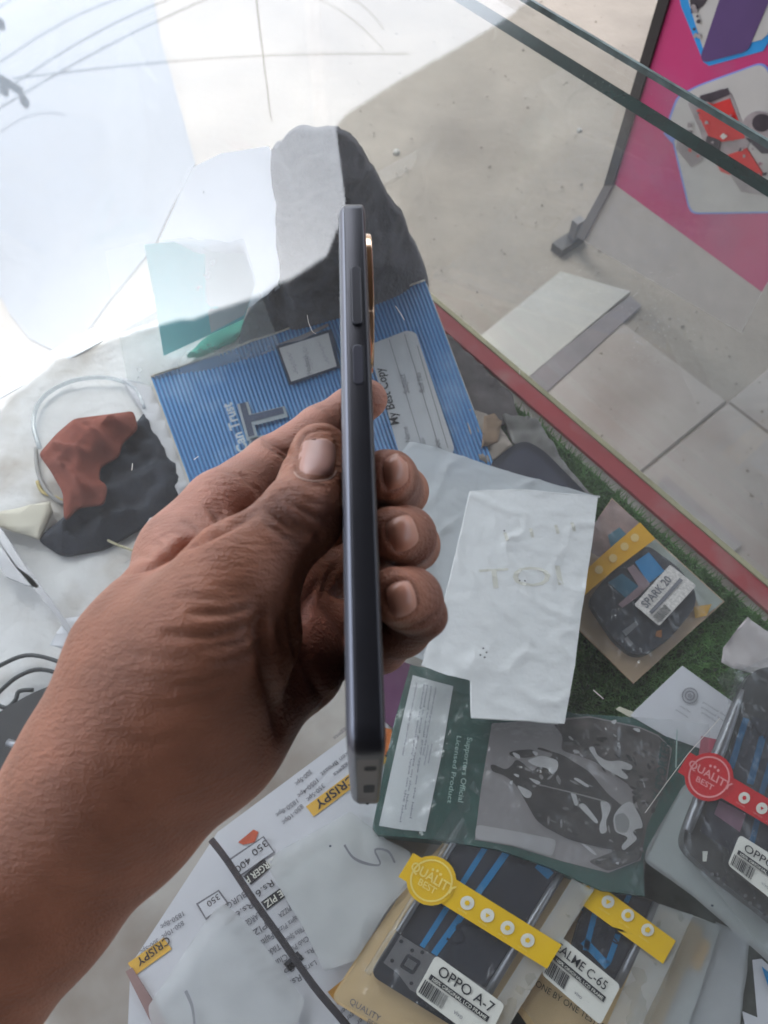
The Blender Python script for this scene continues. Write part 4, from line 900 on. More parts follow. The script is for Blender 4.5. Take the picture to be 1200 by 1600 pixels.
LB = thing('lcd_packet', 'yellow-sealed clear packet with display and a label reading REALME C-65', 'packet', G(940, 1490, Z), 'spare phone display packets')
z0 = Z+.012
poly('backing_card', [(800, 1568), (905, 1378), (930, 1372), (1100, 1448), (1000, 1680), (880, 1680)], z0, MT['cream'], LB, th=.001, r=.006)
letters('ONE BY ONE TESTED', (836, 1540), (945, 1612), z0+.0006, M('dark_green_ink2', RGB(70, 74, 54), .7), LB, h=10)
poly('blue_print', [(880, 1400), (935, 1392), (918, 1430)], z0+.0006, MT['bluetape'], LB, th=0)
poly('display_frame', [(905, 1440), (935, 1378), (1030, 1412), (1020, 1440), (968, 1545), (890, 1490)], z0+.007, MT['lcd_frame'], LB, th=.006, r=.004)
poly('display', [(908, 1440), (936, 1384), (1016, 1412), (962, 1520), (900, 1470)], z0+.0076, MT['lcd'], LB, th=.0003)
for A_, B_, w_ in (((930, 1425), (915, 1485), 9), ((912, 1470), (950, 1510), 12), ((966, 1460), (950, 1505), 9), ((985, 1396), (978, 1410), 8)): poly('blue_tape', band(A_, B_, w_), z0+.0082, MT['bluetape'], LB, th=.0002)
tube('silver_edge', [G(1026, 1412, z0+.008), G(1000, 1470, z0+.008), G(964, 1540, z0+.008)], .003, MT['steel'], LB, sm=0)
poly('clear_sleeve', [(806, 1560), (905, 1376), (932, 1372), (1082, 1432), (990, 1660), (880, 1660)], z0+.0115, MT['film'], LB, th=0, cut=.006, disp=wr(.0025, 45, 41, .6))
poly('milky_border', [(1030, 1412), (1082, 1430), (985, 1640), (930, 1640), (975, 1540)], z0+.0118, MT['sleeve'], LB, th=0, cut=.006, disp=wr(.003, 45, 43, .6))
z1 = z0+.0145
poly('seal_band', [(925, 1374), (1056, 1470), (1036, 1506), (910, 1414)], z1, MT['yellow'], LB, th=.0003)
for k, (x, y) in enumerate(((918, 1388), (950, 1409), (981, 1430), (1012, 1453))):
    poly('icon_disc', circ((x, y), 10, 20), z1+.0006, MT['white'], LB, th=.0002); poly('icon', circ((x, y), 5, [6, 3, 8, 5][k]), z1+.0012, MT['yellow'], LB, th=0)
    letters('service', (x-14, y+10), (x+2, y+21), z1+.0006, MT['paleyellow'], LB, name='small_print', h=3)
sticker(LB, [(873, 1460), (970, 1540), (938, 1602), (846, 1522)], z1+.001, 'REALME C-65', '100% ORIGINAL LCD FRAME', 9, t0=(-.06, .33), t1=(.84, .33), th_=15)
stroke('marker_writing', [(903, 1440, z1), (912, 1446, z1), (905, 1452, z1)], 2.4, z1, MT['ink'], LB)
stroke('marker_writing', [(928, 1452, z1), (940, 1446, z1), (932, 1464, z1), (946, 1462, z1), (944, 1470, z1), (958, 1452, z1), (956, 1468, z1), (966, 1474, z1), (950, 1450, z1), (988, 1459, z1)], 2.6, z1, MT['ink'], LB)

LC = thing('lcd_packet', 'amber-sealed clear packet tucked behind the REALME packet', 'packet', G(1080, 1500, Z), 'spare phone display packets')
poly('backing_card', [(1040, 1420), (1082, 1430), (1130, 1448), (1060, 1640), (975, 1640)], Z+.009, M('grey_card', RGB(196, 196, 192), .7, var=.06), LC, th=.001)
poly('seal_band', [(1066, 1444), (1112, 1474), (1092, 1518), (1044, 1490)], Z+.0105, MT['amber'], LC, th=.0003)
poly('icon_disc', circ((1072, 1462), 8, 16), Z+.0112, M('amber_pale', RGB(216, 180, 100), .6), LC, th=.0002)
poly('milky_sleeve', [(1040, 1418), (1126, 1446), (1064, 1640), (970, 1640)], Z+.0125, MT['sleeve'], LC, th=0, cut=.007, disp=wr(.003, 45, 51, .6))
LD = thing('lcd_packet', 'plain milky clear packet at the bottom right edge of the pile', 'packet', G(1130, 1540, Z), 'spare phone display packets')
poly('backing_card', [(1120, 1444), (1168, 1466), (1150, 1640), (1070, 1640)], Z+.007, M('grey_card2', RGB(190, 188, 190), .7, var=.06), LD, th=.001)
poly('milky_sleeve', [(1118, 1440), (1172, 1464), (1152, 1640), (1060, 1640)], Z+.010, MT['sleeve'], LD, th=0, cut=.007, disp=wr(.004, 45, 53, .6))
LE = thing('paper_leaflet', 'white and blue leaflet in the bottom right corner', 'leaflet', G(1190, 1570, Z))
poly('sheet', [(1176, 1500), (1190, 1498), (1260, 1560), (1260, 1680), (1180, 1680), (1160, 1580), (1184, 1590)], Z+.012, MT['paper'], LE, th=.0005)
poly('blue_corner', [(1190, 1510), (1215, 1530), (1230, 1590), (1200, 1540)], Z+.0128, MT['bluetape'], LE, th=0)

# --- red-sealed packet at the right edge
LR = thing('phone_case_packet', 'red-sealed milky packet with a dark phone case and a cut-off OPPO label', 'packet', G(1150, 1250, Z), 'spare phone display packets')
z0 = Z+.036
poly('milky_backing', [(1068, 1226), (1120, 1206), (1160, 1060), (1260, 1040), (1260, 1560), (1188, 1492), (1080, 1398), (1006, 1346), (1010, 1326)], z0, MT['sleeve'], LR, th=0, r=.004, cut=.008, disp=wr(.002, 40, 61, .4))
poly('milky_card', [(1066, 1232), (1130, 1206), (1165, 1070), (1260, 1050), (1260, 1550), (1186, 1480), (1082, 1392), (1012, 1342)], z0-.002, M('grey_green_card', RGB(176, 182, 178), .7, var=.06), LR, th=.001)
poly('phone_case', [(1150, 1096), (1170, 1052), (1200, 1040), (1290, 1050), (1290, 1520), (1210, 1440), (1120, 1372), (1072, 1330), (1066, 1308), (1080, 1270)], z0+.012, M('dark_case', RGB(66, 66, 66), .3, var=.3, vs=30), LR, th=.011, r=.012)
poly('display', [(1156, 1140), (1180, 1120), (1290, 1160), (1290, 1420), (1220, 1380), (1094, 1300), (1110, 1240)], z0+.0126, MT['lcd'], LR, th=.0003)
poly('pink_card', [(1124, 1250), (1166, 1272), (1156, 1300), (1116, 1272)], z0+.0132, M('mauve_card', RGB(146, 106, 126), .6, var=.15), LR, th=.0002)
for A_, B_, w_ in (((1166, 1122), (1142, 1200), 10), ((1192, 1150), (1172, 1225), 11), ((1186, 1270), (1172, 1330), 9), ((1205, 1190), (1190, 1240), 9)): poly('blue_tape', band(A_, B_, w_), z0+.0134, M('deep_blue_tape', RGB(30, 92, 132), .4), LR, th=.0002)
tube('chrome_edge', [G(x, y, z0+.013) for x, y in ((1160, 1078), (1148, 1112), (1128, 1164), (1100, 1232), (1086, 1268), (1074, 1298))], [.0015, .003, .0042, .004, .0036, .003], MT['steel'], LR, sm=0)
poly('white_fleck', [(1098, 1330), (1106, 1330), (1104, 1346), (1098, 1346)], z0+.0140, MT['white'], LR, th=.0002)  # small plain white patch on the case
for k in range(14):
    x, y = 1112+random.uniform(0, 84), 1360+random.uniform(-8, 10); x += 0; y += (x-1112)*.72
    poly('sequin', circ((x, y), random.uniform(1.5, 4), 6), z0+.0135, [MT['ink'], MT['steel']][k % 2], LR, th=.0002)
letters('NIN', (1172, 1142), (1216, 1166), z0+.0145, MT['ink'], LR, h=16)
poly('clear_film', [(1090, 1230), (1132, 1120), (1150, 1050), (1260, 1000), (1260, 1540), (1190, 1480), (1066, 1330)], z0+.0165, MT['film'], LR, th=0, cut=.006, disp=wr(.003, 45, 63, .7))
seal(LR, (1108, 1214), (.86, .51), 200, 36, z0+.020, MT['redseal'], MT['pinkish'], 38, start=64, step=32)
sticker(LR, [(1156, 1304), (1258, 1368), (1234, 1428), (1137, 1351)], z0+.0215, 'OPPO A-5', '100% ORIGINAL LCD FRAME', 12, th_=14)
pinkc = poly('pink_card', [(1096, 1150), (1140, 1160), (1120, 1210), (1090, 1196)], Z+.033, M('pink_card2', RGB(190, 96, 112), .6, var=.1), th=.0005); prop(pinkc, 'small pink card under the red seal', 'card')

# --- white receipt with an emblem, crumpled tissue
rc = thing('receipt', 'white paper with a small grey emblem above the green packet', 'paper', G(1060, 1100, Z))
poly('sheet', [(1066, 1040), (1144, 1096), (1124, 1180), (1040, 1150), (985, 1118), (992, 1110)], Z+.031, MT['paper'], rc, th=.0005)
poly('flap', [(962, 1108), (968, 1104), (1000, 1116), (990, 1124)], Z+.0305, M('yellowish_paper', RGB(206, 202, 180), .8), rc, th=.0004)
for r_, n_ in ((13, 10), (8, 8)): 
    o_, i_ = circ((1078, 1087), r_, 20), circ((1078, 1087), r_-2.2, 20); vs = [to_v(p, Z+.0318) for p in o_+i_]
    mk('emblem', vs, [(k, (k+1) % 20, 20+(k+1) % 20, 20+k) for k in range(20)], MT['fadeink'], rc)
poly('emblem', circ((1078, 1087), 4, 5), Z+.0318, MT['fadeink'], rc, th=0)
for k, (a, b) in enumerate((((1098, 1098), (1140, 1124)), ((1096, 1106), (1134, 1130)), ((1096, 1114), (1120, 1130)), ((1062, 1104), (1078, 1114)), ((1056, 1110), (1074, 1122)))): letters('printed lines', a, b, Z+.0318, MT['fadeink'], rc, h=4)
ts = poly('tissue', [(1130, 1012), (1150, 985), (1166, 966), (1200, 990), (1280, 1040), (1280, 1080), (1200, 1060), (1150, 1046), (1128, 1034)], Z+.040, M('grey_tissue', RGB(192, 184, 182), .9, var=.05), th=.001, cut=.006, disp=wr(.008, 40, 71, .6)); prop(ts, 'crumpled pale tissue at the right edge above the red-sealed packet', 'tissue')
tc_ = poly('clear_pouch', [(1120, 1060), (1150, 1036), (1250, 1060), (1250, 1120), (1150, 1120)], Z+.042, MT['film'], th=0, cut=.006, disp=wr(.004, 40, 73, .6)); prop(tc_, 'empty clear plastic pouch below the pale tissue', 'pouch')

# --- packet lying towards the red trim
LS = thing('lcd_packet', 'clear packet on the turf with amber seal and a small speckled SPARK label', 'packet', G(1010, 930, Z), 'spare phone display packets')
z0 = Z+.014
poly('backing_card', [(956, 778), (1040, 856), (1132, 940), (1096, 972), (990, 1068), (880, 960), (900, 860)], z0, M('tan_card', RGB(196, 166, 134), .7, var=.08), LS, th=.0015)
poly('printed_top', [(956, 780), (1000, 818), (938, 872), (905, 850)], z0+.0007, M('pinkish_print', RGB(168, 140, 132), .6, var=.4, vs=50), LS, th=0)
poly('grey_side', [(1022, 842), (1130, 940), (1100, 964), (1085, 930), (1000, 860)], z0+.0007, M('grey_green_side', RGB(158, 164, 154), .6, var=.1), LS, th=0)
poly('yellow_side', [(1084, 948), (1112, 944), (1104, 962), (1086, 966)], z0+.0012, MT['amber'], LS, th=0)
poly('phone_frame', [(918, 938), (952, 896), (985, 872), (1010, 850), (1062, 888), (1088, 925), (1086, 950), (1050, 994), (1008, 1024), (985, 1022), (960, 1000)], z0+.008, MT['lcd_frame'], LS, th=.007, r=.008)
poly('blue_film', [(992, 878), (1014, 863), (1038, 892), (1014, 912)], z0+.0086, MT['bluetape'], LS, th=.0002)
poly('teal_film', [(950, 910), (972, 896), (1000, 918), (982, 938)], z0+.0086, M('teal_film', RGB(40, 96, 120), .4), LS, th=.0002)
poly('teal_film', [(950, 836), (968, 824), (984, 840), (956, 862)], z0+.0016, M('teal_film2', RGB(80, 130, 150), .4, var=.2), LS, th=.0002)
poly('mauve_bar', [(980, 888), (990, 882), (1016, 912), (1000, 930), (972, 950), (966, 944), (998, 916)], z0+.0090, M('mauve_bar', RGB(140, 116, 122), .5), LS, th=.0002)
poly('flex_cable', [(972, 986), (994, 970), (998, 976), (978, 994)], z0+.0092, MT['steel'], LS, th=.0002); poly('flex_cable', [(980, 994), (990, 1006), (984, 1010), (976, 998)], z0+.0092, MT['dull_metal'], LS, th=.0002)
poly('orange_chip', [(1026, 986), (1034, 984), (1034, 996), (1024, 994)], z0+.0092, M('orange_chip', RGB(160, 100, 50), .5), LS, th=.0002)
poly('seal_band', [(1000, 816), (1024, 842), (960, 890), (906, 936), (900, 905), (940, 868)], z0+.0125, MT['amber'], LS, th=.0003)
for x, y in ((992, 840), (976, 854), (958, 872), (936, 890)): poly('icon_disc', circ((x, y), 6.5, 14), z0+.0132, M('amber_pale3', RGB(218, 186, 120), .6), LS, th=.0002)
poly('clear_film', [(956, 779), (1131, 940), (990, 1067), (880, 960), (900, 860)], z0+.0110, MT['film'], LS, th=0, cut=.006, disp=wr(.002, 45, 81, .6))
q = [(991, 945), (1047, 882), (1088, 915), (1030, 978)]
poly('label', q, z0+.0135, M('speckled_label', RGB(212, 206, 200), .7, var=.3, vs=500), LS, th=.0003, r=.002)
letters('SPARK 20', bil(q, .1, .36), bil(q, .8, .36), z0+.0141, MT['greyink'], LS, h=11, bold=.02)
rects('black_bar', [[bil(q, .08, .48), bil(q, .92, .48), bil(q, .92, .6), bil(q, .08, .6)]], z0+.0141, MT['greyink'], LS)
barcode([bil(q, .05, .66), bil(q, .36, .66), bil(q, .36, .95), bil(q, .05, .95)], z0+.0141, MT['ink'], LS, seed=4)

# ================================================================== the phone (edge-on, held up)
RT, UPV, FW = Vector((1, 0, 0)), Vector((0, SP, CP)), Vector((0, CP, -SP))
CAMP = Vector((0, 0, CZ))
def cs(px, py, D): return np.array([(px-600)/FPX*D, (800-py)/FPX*D, D])
def cw(v): return CAMP + RT*(v[0]/1000) + UPV*(v[1]/1000) + FW*(v[2]/1000)
Pb, Pt = Vector(cs(573, 1172, 164)), Vector(cs(549.5, 307, 252))
Lx = (Pt-Pb); LEN = Lx.length; Lx.normalize()
Tx = Vector((1, 0, .028)); Tx = (Tx-Lx*Tx.dot(Lx)).normalized()
Wx = Tx.cross(Lx).normalized()
if Wx.z < 0: Wx = -Wx
def ph_w(l, t, w_): return cw(Pb+Lx*l+Tx*t+Wx*w_)
WID, TH, RC = 75.0, 8.2, 6.0
phone = thing('smartphone', 'dark grey smartphone held upright edge-on in the hand', 'phone', ph_w(LEN/2, 0, WID/2))
def outline(ins, n=8):
    out = []
    for cl, cw_, a0 in ((LEN-RC, RC, 0), (LEN-RC, WID-RC, 90), (RC, WID-RC, 180), (RC, RC, 270)):
        for k in range(n+1):
            a = math.radians(a0+90*k/n); r = RC-ins
            # start at near side going over the top
            out.append((cl+r*math.sin(math.radians(90-(a0+90*k/n)+0))*1.0 if False else cl+r*math.cos(a-math.pi/2+math.pi/2-math.pi/2+math.pi/2), cw_+r*math.sin(a-math.pi/2)))
    return out
def outline(ins, n=8):
    out = []
    for cl, cw_, a0 in ((LEN-RC, RC, -90), (LEN-RC, WID-RC, 0), (RC, WID-RC, 90), (RC, RC, 180)):
        for k in range(n+1):
            a = math.radians(a0+90*k/n); r = RC-ins
            out.append((cl+r*math.cos(a), cw_+r*math.sin(a)))
    return out
def plate(name, layers, mat, smooth=False):                  # layers: (t, inset)
    vs, fs = [], []; N = None
    for t, ins in layers:
        o = outline(ins); N = len(o)
        vs += [ph_w(l, t, w_) for l, w_ in o]
    for i in range(len(layers)-1):
        for k in range(N): fs.append((i*N+k, i*N+(k+1) % N, (i+1)*N+(k+1) % N, (i+1)*N+k))
    fs.append(tuple(range(N))[::-1]); fs.append(tuple(range((len(layers)-1)*N, len(layers)*N)))
    o = mk(name, vs, fs, mat, phone, smooth=False)
    bm = bmesh.new(); bm.from_mesh(o.data); bmesh.ops.recalc_face_normals(bm, faces=list(bm.faces)); bm.to_mesh(o.data); bm.free()
    if smooth:
        o.data.polygons.foreach_set('use_smooth', [True]*len(o.data.polygons)); o.data.set_sharp_from_angle(angle=math.radians(32))
    return o
MT['ph_frame'] = M('phone_frame_satin', RGB(56, 56, 61), .30, .6, var=.12, vs=60, bump=.05, bs=4000)
MT['ph_edge_lit'] = M('phone_chamfer_lit', RGB(118, 120, 130), .3, .5, var=.04)  # chamfer coloured paler than the frame, for the skylight it catches
MT['ph_glass'] = M('phone_glass', RGB(26, 28, 34), .08, var=.02)
MT['ph_back'] = M('phone_back', RGB(64, 58, 58), .3, .2, var=.05)
MT['ph_btn'] = M('phone_button', RGB(56, 56, 61), .38, .55, var=.05)
MT['ph_dark'] = M('phone_recess', RGB(22, 22, 28), .6)
MT['copper'] = M('copper_ring', (.90, .62, .42, 1), .14, 1.0, var=.1)
plate('frame', [(-2.6, .6), (-2.4, .3), (-1.7, 0), (2.9, 0), (3.4, .15), (3.75, .5), (4.0, 1.1)], MT['ph_frame'], True)
plate('screen_surround', [(-4.3, 3.4), (-4.1, 2.2), (-3.6, 1.3), (-3.0, .75), (-2.65, .55)], MT['ph_edge_lit'], True)
plate('screen', [(-4.45, 4.2), (-4.4, 3.9), (-4.28, 3.8)], MT['ph_glass'])
plate('back_cover', [(3.9, 1.4), (4.15, 1.5), (4.3, 2.2)], MT['ph_back'])
def on_side(px, py):
    d = Vector(((px-600)/FPX, (800-py)/FPX, 1)); k = Pb.dot(Wx)/d.dot(Wx); q = d*k-Pb
    return q.dot(Lx), q.dot(Tx)
def pill(name, l0, l1, t, hw, h, mat, n=8, w0=0.0):
    vs, fs = [], []
    for ww, s in ((w0+.2, 1.0), (w0-h*.7, 1.0), (w0-h, .82)):
        r = hw*s
        for k in range(2*n):
            a = math.pi*k/(n-1) if k < n else math.pi+math.pi*(k-n)/(n-1)
            lc = (l1-hw) if k < n else (l0+hw)
            vs.append(ph_w(lc+r*math.sin(a), t+r*math.cos(a), ww))
    N = 2*n
    for i in range(2):
        for k in range(N): fs.append((i*N+k, i*N+(k+1) % N, (i+1)*N+(k+1) % N, (i+1)*N+k))
    fs.append(tuple(range(2*N, 3*N)))
    return mk(name, vs, fs, mat, phone)
la, ta = on_side(556, 418); lb, tb = on_side(558, 509)
pill('volume_recess', lb-.25, la+.25, (ta+tb)/2, 1.75, .05, MT['ph_dark'])
pill('volume_button', lb, la, (ta+tb)/2, 1.5, .75, MT['ph_btn'])
la, ta = on_side(559, 539); lb, tb = on_side(560, 601)
pill('power_recess', lb-.3, la+.3, (ta+tb)/2, 1.9, .05, MT['ph_dark'])
pill('power_button', lb, la, (ta+tb)/2, 1.5, .22, M('fingerprint_button', RGB(58, 58, 68), .4, .4))
# bottom end: port, speaker slot, microphone
def on_end(px, py):
    d = Vector(((px-600)/FPX, (800-py)/FPX, 1)); k = Pb.dot(Lx)/d.dot(Lx); q = d*k-Pb
    return q.dot(Tx), q.dot(Wx)
def end_slot(name, px0, py0, px1, py1, mat, dep=.08):
    (t0, w0), (t1, w1) = on_end(px0, py0), on_end(px1, py1)
    r = min(abs(t1-t0), abs(w1-w0))*.45; c = rounded([Vector((t0, w0, 0)), Vector((t1, w0, 0)), Vector((t1, w1, 0)), Vector((t0, w1, 0))], r)
    vs = [ph_w(-dep, p.x, p.y) for p in c]; return mk(name, vs, [tuple(range(len(vs)))], mat, phone)
mk('lit_end_face', [ph_w(-.03, t, w_) for t, w_ in ((-2.2, 9.5), (2.8, 9.5), (2.8, 65.5), (-2.2, 65.5))], [(0, 1, 2, 3)], M('lit_end_tone', RGB(122, 116, 112), .5, .2), phone)  # bottom end painted lighter, for the light reflected up from the shelf
end_slot('speaker_slot', 569, 1197, 588, 1204, MT['ph_dark'])
end_slot('charging_port', 568, 1226, 585, 1238, MT['ph_dark'])
end_slot('microphone_hole', 572, 1254, 576, 1257, MT['ph_dark'])
# camera island on the back
l0, l1 = on_side(570, 582)[0], on_side(570, 366)[0]
def row_of(l, t, w_):
    q = Pb+Lx*l+Tx*t+Wx*w_; return 800-q.y/q.z*FPX
def l_at(py, w_):
    a, b = -60.0, LEN+120
    for _ in range(50):
        m = (a+b)/2
        if row_of(m, 5, w_) > py: a = m
        else: b = m
    return a
l1, l0 = l_at(362, 22), l_at(592, 46)
def island(name, l0, l1, w0, w1, t0, t1, mat, r, bev=.8, n=7):
    def ol(ins):
        out = []; R_ = r-ins
        for cl, cw_, a0 in ((l1-r, w0+r, -90), (l1-r, w1-r, 0), (l0+r, w1-r, 90), (l0+r, w0+r, 180)):
            for k in range(n+1): a = math.radians(a0+90*k/n); out.append((cl+R_*math.cos(a), cw_+R_*math.sin(a)))
        return out
    L_ = [(t0, 0), (t1-bev, 0), (t1-bev*.3, bev*.3), (t1, bev)]; vs, fs = [], []
    for t, ins in L_:
        o = ol(ins); N = len(o); vs += [ph_w(l, t, w_) for l, w_ in o]
    for i in range(3):
        for k in range(N): fs.append((i*N+k, i*N+(k+1) % N, (i+1)*N+(k+1) % N, (i+1)*N+k))
    fs.append(tuple(range(3*N, 4*N)))
    o = mk(name, vs, fs, mat, phone); o.data.polygons.foreach_set('use_smooth', [True]*len(o.data.polygons)); o.data.set_sharp_from_angle(angle=math.radians(40)); return o
cb = island('camera_island', l0, l1, 12, 56, 4.2, 6.6, MT['copper'], 20)
for c_ in (l1-14, l0+15): island('lens_ring', c_-8, c_+8, 18, 34, 6.4, 6.85, MT['ph_dark'], 7.9, .2)

# ================================================================== the hand
H = 0.85                                                     # grid step, mm
lo_ = np.array([-190., -225., 140.]); hi_ = np.array([26., 52., 325.])
n3 = ((hi_-lo_)/H).astype(int)
gx = lo_[0]+H*np.arange(n3[0]); gy = lo_[1]+H*np.arange(n3[1]); gz = lo_[2]+H*np.arange(n3[2])
BIG = 60.0
def cone(F, a, b, r1, r2, k):
    a = np.array(a, float); b = np.array(b, float); m = max(r1, r2)+22
    i0 = np.maximum(((np.minimum(a, b)-m-lo_)/H).astype(int), 0); i1 = np.minimum(((np.maximum(a, b)+m-lo_)/H).astype(int)+1, n3)
    if (i1 <= i0).any(): return
    X = gx[i0[0]:i1[0], None, None]; Y = gy[None, i0[1]:i1[1], None]; Zz = gz[None, None, i0[2]:i1[2]]
    ba = b-a; bb = max(ba@ba, 1e-6)
    h = np.clip(((X-a[0])*ba[0]+(Y-a[1])*ba[1]+(Zz-a[2])*ba[2])/bb, 0, 1)
    d = np.sqrt((X-a[0]-h*ba[0])**2+(Y-a[1]-h*ba[1])**2+(Zz-a[2]-h*ba[2])**2)-(r1+(r2-r1)*h)
    S = F[i0[0]:i1[0], i0[1]:i1[1], i0[2]:i1[2]]
    S[...] = smin(S, d, k)
def smin(a, b, k):
    h = np.maximum(k-np.abs(a-b), 0)/k
    return np.minimum(a, b)-h*h*k*.25
def chain(pts, k=3.0):
    F = np.full(n3, BIG, np.float32)
    for p, q in zip(pts[:-1], pts[1:]): cone(F, cs(*p[:3]), cs(*q[:3]), p[3], q[3], k)
    return F
# palm, wrist and forearm
palm = np.full(n3, BIG, np.float32)
for a, b in [((-390, 1940, 214, 25), (14, 1392, 212, 20.5)), ((-330, 1960, 220, 23), (70, 1420, 216, 18)),        # forearm
             ((14, 1392, 212, 20.5), (152, 1222, 208, 21)), ((70, 1420, 216, 18), (200, 1278, 216, 18)),          # wrist
             ((152, 1222, 208, 21), (250, 1040, 212, 23)), ((250, 1040, 212, 23), (306, 905, 230, 17)),          # radial side to index base
             ((200, 1180, 205, 22), (320, 1000, 198, 17)), ((320, 1000, 198, 17), (372, 905, 200, 13.5)),          # thumb metacarpal
             ((300, 1120, 208, 20), (380, 990, 206, 15)),                                                          # thenar
             ((200, 1278, 216, 18), (328, 1145, 220, 19.5)), ((328, 1145, 220, 19.5), (444, 1030, 238, 17)),           # ulnar side
             ((306, 905, 236, 16), (430, 935, 258, 14)), ((430, 935, 258, 14), (470, 1040, 246, 13)),               # finger bases
             ((300, 1010, 230, 20), (420, 1030, 248, 15))]:
    cone(palm, cs(*a[:3]), cs(*b[:3]), a[3], b[3], 10)
chains = [
    [(340, 950, 203, 14.5), (386, 892, 202, 12.6), (428, 850, 204, 10.8), (470, 808, 207, 11.0), (490, 760, 217, 9.7), (500, 706, 227, 8.7)],           # thumb
    [(292, 862, 238, 14.6), (350, 798, 248, 13.2), (425, 729, 272, 10.2), (500, 672, 284, 8.8), (548, 640, 290, 8.0), (574, 624, 288, 7.6)],             # index
    [(405, 900, 258, 12.5), (500, 830, 282, 10.0), (590, 790, 291, 9.0), (630, 768, 268, 8.4), (609, 748, 234, 8.2), (602, 743, 220, 7.6)],              # middle
    [(420, 960, 256, 12.0), (510, 900, 274, 9.6), (600, 870, 281, 8.8), (646, 852, 256, 8.4), (634, 838, 222, 8.4), (612, 834, 209, 7.6)],               # ring
    [(440, 1030, 248, 11.0), (520, 985, 260, 9.0), (590, 960, 262, 8.2), (652, 946, 236, 7.8), (640, 937, 206, 8.4), (618, 930, 196, 7.4)],              # little
]
field = palm.copy()
for c in chains:
    field = np.minimum(field, smin(palm, chain(c), 7))
fl = [(664, 962, 212, 6.5), (630, 985, 226, 7.4), (596, 1012, 240, 7.5), (560, 1030, 250, 7.5)]                    # heel of the little finger, bent
field = smin(field, chain(fl), 2.0)
field[0], field[-1], field[:, 0], field[:, -1], field[:, :, 0], field[:, :, -1] = BIG, BIG, BIG, BIG, BIG, BIG
def surface_nets(F):
    s = F < 0
    c = np.zeros(np.array(F.shape)-1, np.int8)
    for dx in (0, 1):
        for dy in (0, 1):
            for dz in (0, 1): c += s[dx:F.shape[0]-1+dx, dy:F.shape[1]-1+dy, dz:F.shape[2]-1+dz]
    act = (c > 0) & (c < 8); I = np.argwhere(act); idx = -np.ones(act.shape, np.int64); idx[act] = np.arange(len(I))
    acc = np.zeros((len(I), 3)); cnt = np.zeros(len(I))
    for ax in range(3):
        o1, o2 = [a for a in range(3) if a != ax]
        for u in (0, 1):
            for v in (0, 1):
                A = I.copy(); A[:, o1] += u; A[:, o2] += v; B = A.copy(); B[:, ax] += 1
                fa, fb = F[tuple(A.T)], F[tuple(B.T)]; m = (fa < 0) != (fb < 0)
                t = fa[m]/(fa[m]-fb[m]); p = A[m].astype(float); p[:, ax] += t
                acc[m] += p; cnt[m] += 1
    V = lo_+H*acc/cnt[:, None]; Q = []
    for ax in range(3):
        o1, o2 = (ax+1) % 3, (ax+2) % 3
        a = np.take(s, range(F.shape[ax]-1), ax); b = np.take(s, range(1, F.shape[ax]), ax)
        E = np.argwhere(a != b); E = E[(E[:, o1] > 0) & (E[:, o2] > 0)]
        inside_ = s[tuple(E.T)]
        def cell(d1, d2):
            K = E.copy(); K[:, o1] -= d1; K[:, o2] -= d2; return idx[tuple(K.T)]
        q = np.stack([cell(1, 1), cell(0, 1), cell(0, 0), cell(1, 0)], 1)
        q[~inside_] = q[~inside_][:, ::-1]; Q.append(q)
    return V, np.concatenate(Q)
HV, HQ = surface_nets(field)
EE = np.unique(np.sort(np.concatenate([HQ[:, [0, 1]], HQ[:, [1, 2]], HQ[:, [2, 3]], HQ[:, [3, 0]]]), 1), axis=0)
def smooth_(V, it, f):
    deg = np.bincount(EE.ravel(), minlength=len(V))[:, None]
    for _ in range(it):
        S = np.zeros_like(V)
        for c in range(3):
            S[:, c] = np.bincount(EE[:, 0], V[EE[:, 1], c], len(V))+np.bincount(EE[:, 1], V[EE[:, 0], c], len(V))
        V = V+(S/deg-V)*f
    return V
HV = smooth_(HV, 4, .5)
def normals(V):
    fn = np.cross(V[HQ[:, 2]]-V[HQ[:, 0]], V[HQ[:, 3]]-V[HQ[:, 1]]); N = np.zeros_like(V)
    for k in range(4):
        for c in range(3): N[:, c] += np.bincount(HQ[:, k], fn[:, c], len(V))
    return N/np.maximum(np.linalg.norm(N, axis=1, keepdims=True), 1e-9)
NV = normals(HV)
def bvh_of(V): return BVHTree.FromPolygons([tuple(v) for v in V], [tuple(q) for q in HQ])
bvh = bvh_of(HV)
def hit(px, py):
    d = Vector(((px-600)/FPX, (800-py)/FPX, 1)).normalized()
    h = bvh.ray_cast(Vector((0, 0, 0)), d); return None if h[0] is None else np.array(h[0])
CREASE_SHADE = np.zeros(len(HV))
def crease(pts, depth, width, n=10):
    global HV
    P = []
    for (a, b) in zip(pts[:-1], pts[1:]):
        for k in range(n):
            t = k/n; p = hit(a[0]+(b[0]-a[0])*t, a[1]+(b[1]-a[1])*t)
            if p is not None: P.append(p)
    if len(P) < 2: return
    P = np.array(P); bb0, bb1 = P.min(0)-4*width, P.max(0)+4*width
    sel = np.where(((HV > bb0) & (HV < bb1)).all(1))[0]
    if not len(sel): return
    d2 = np.full(len(sel), 1e9); ti = np.zeros(len(sel))
    for i, p in enumerate(P):
        dd = ((HV[sel]-p)**2).sum(1); m = dd < d2; d2[m] = dd[m]; ti[m] = i/(len(P)-1)
    fall = np.sin(np.pi*np.clip(ti*.9+.05, 0, 1))**.5
    g = np.exp(-d2/(width*width)); lip = np.exp(-d2/(width*width*6))
    CREASE_SHADE[sel] = np.maximum(CREASE_SHADE[sel], np.minimum(1, depth)*g*fall)
    HV[sel] += NV[sel]*((-1.35*depth*g+depth*.38*lip)*fall)[:, None]
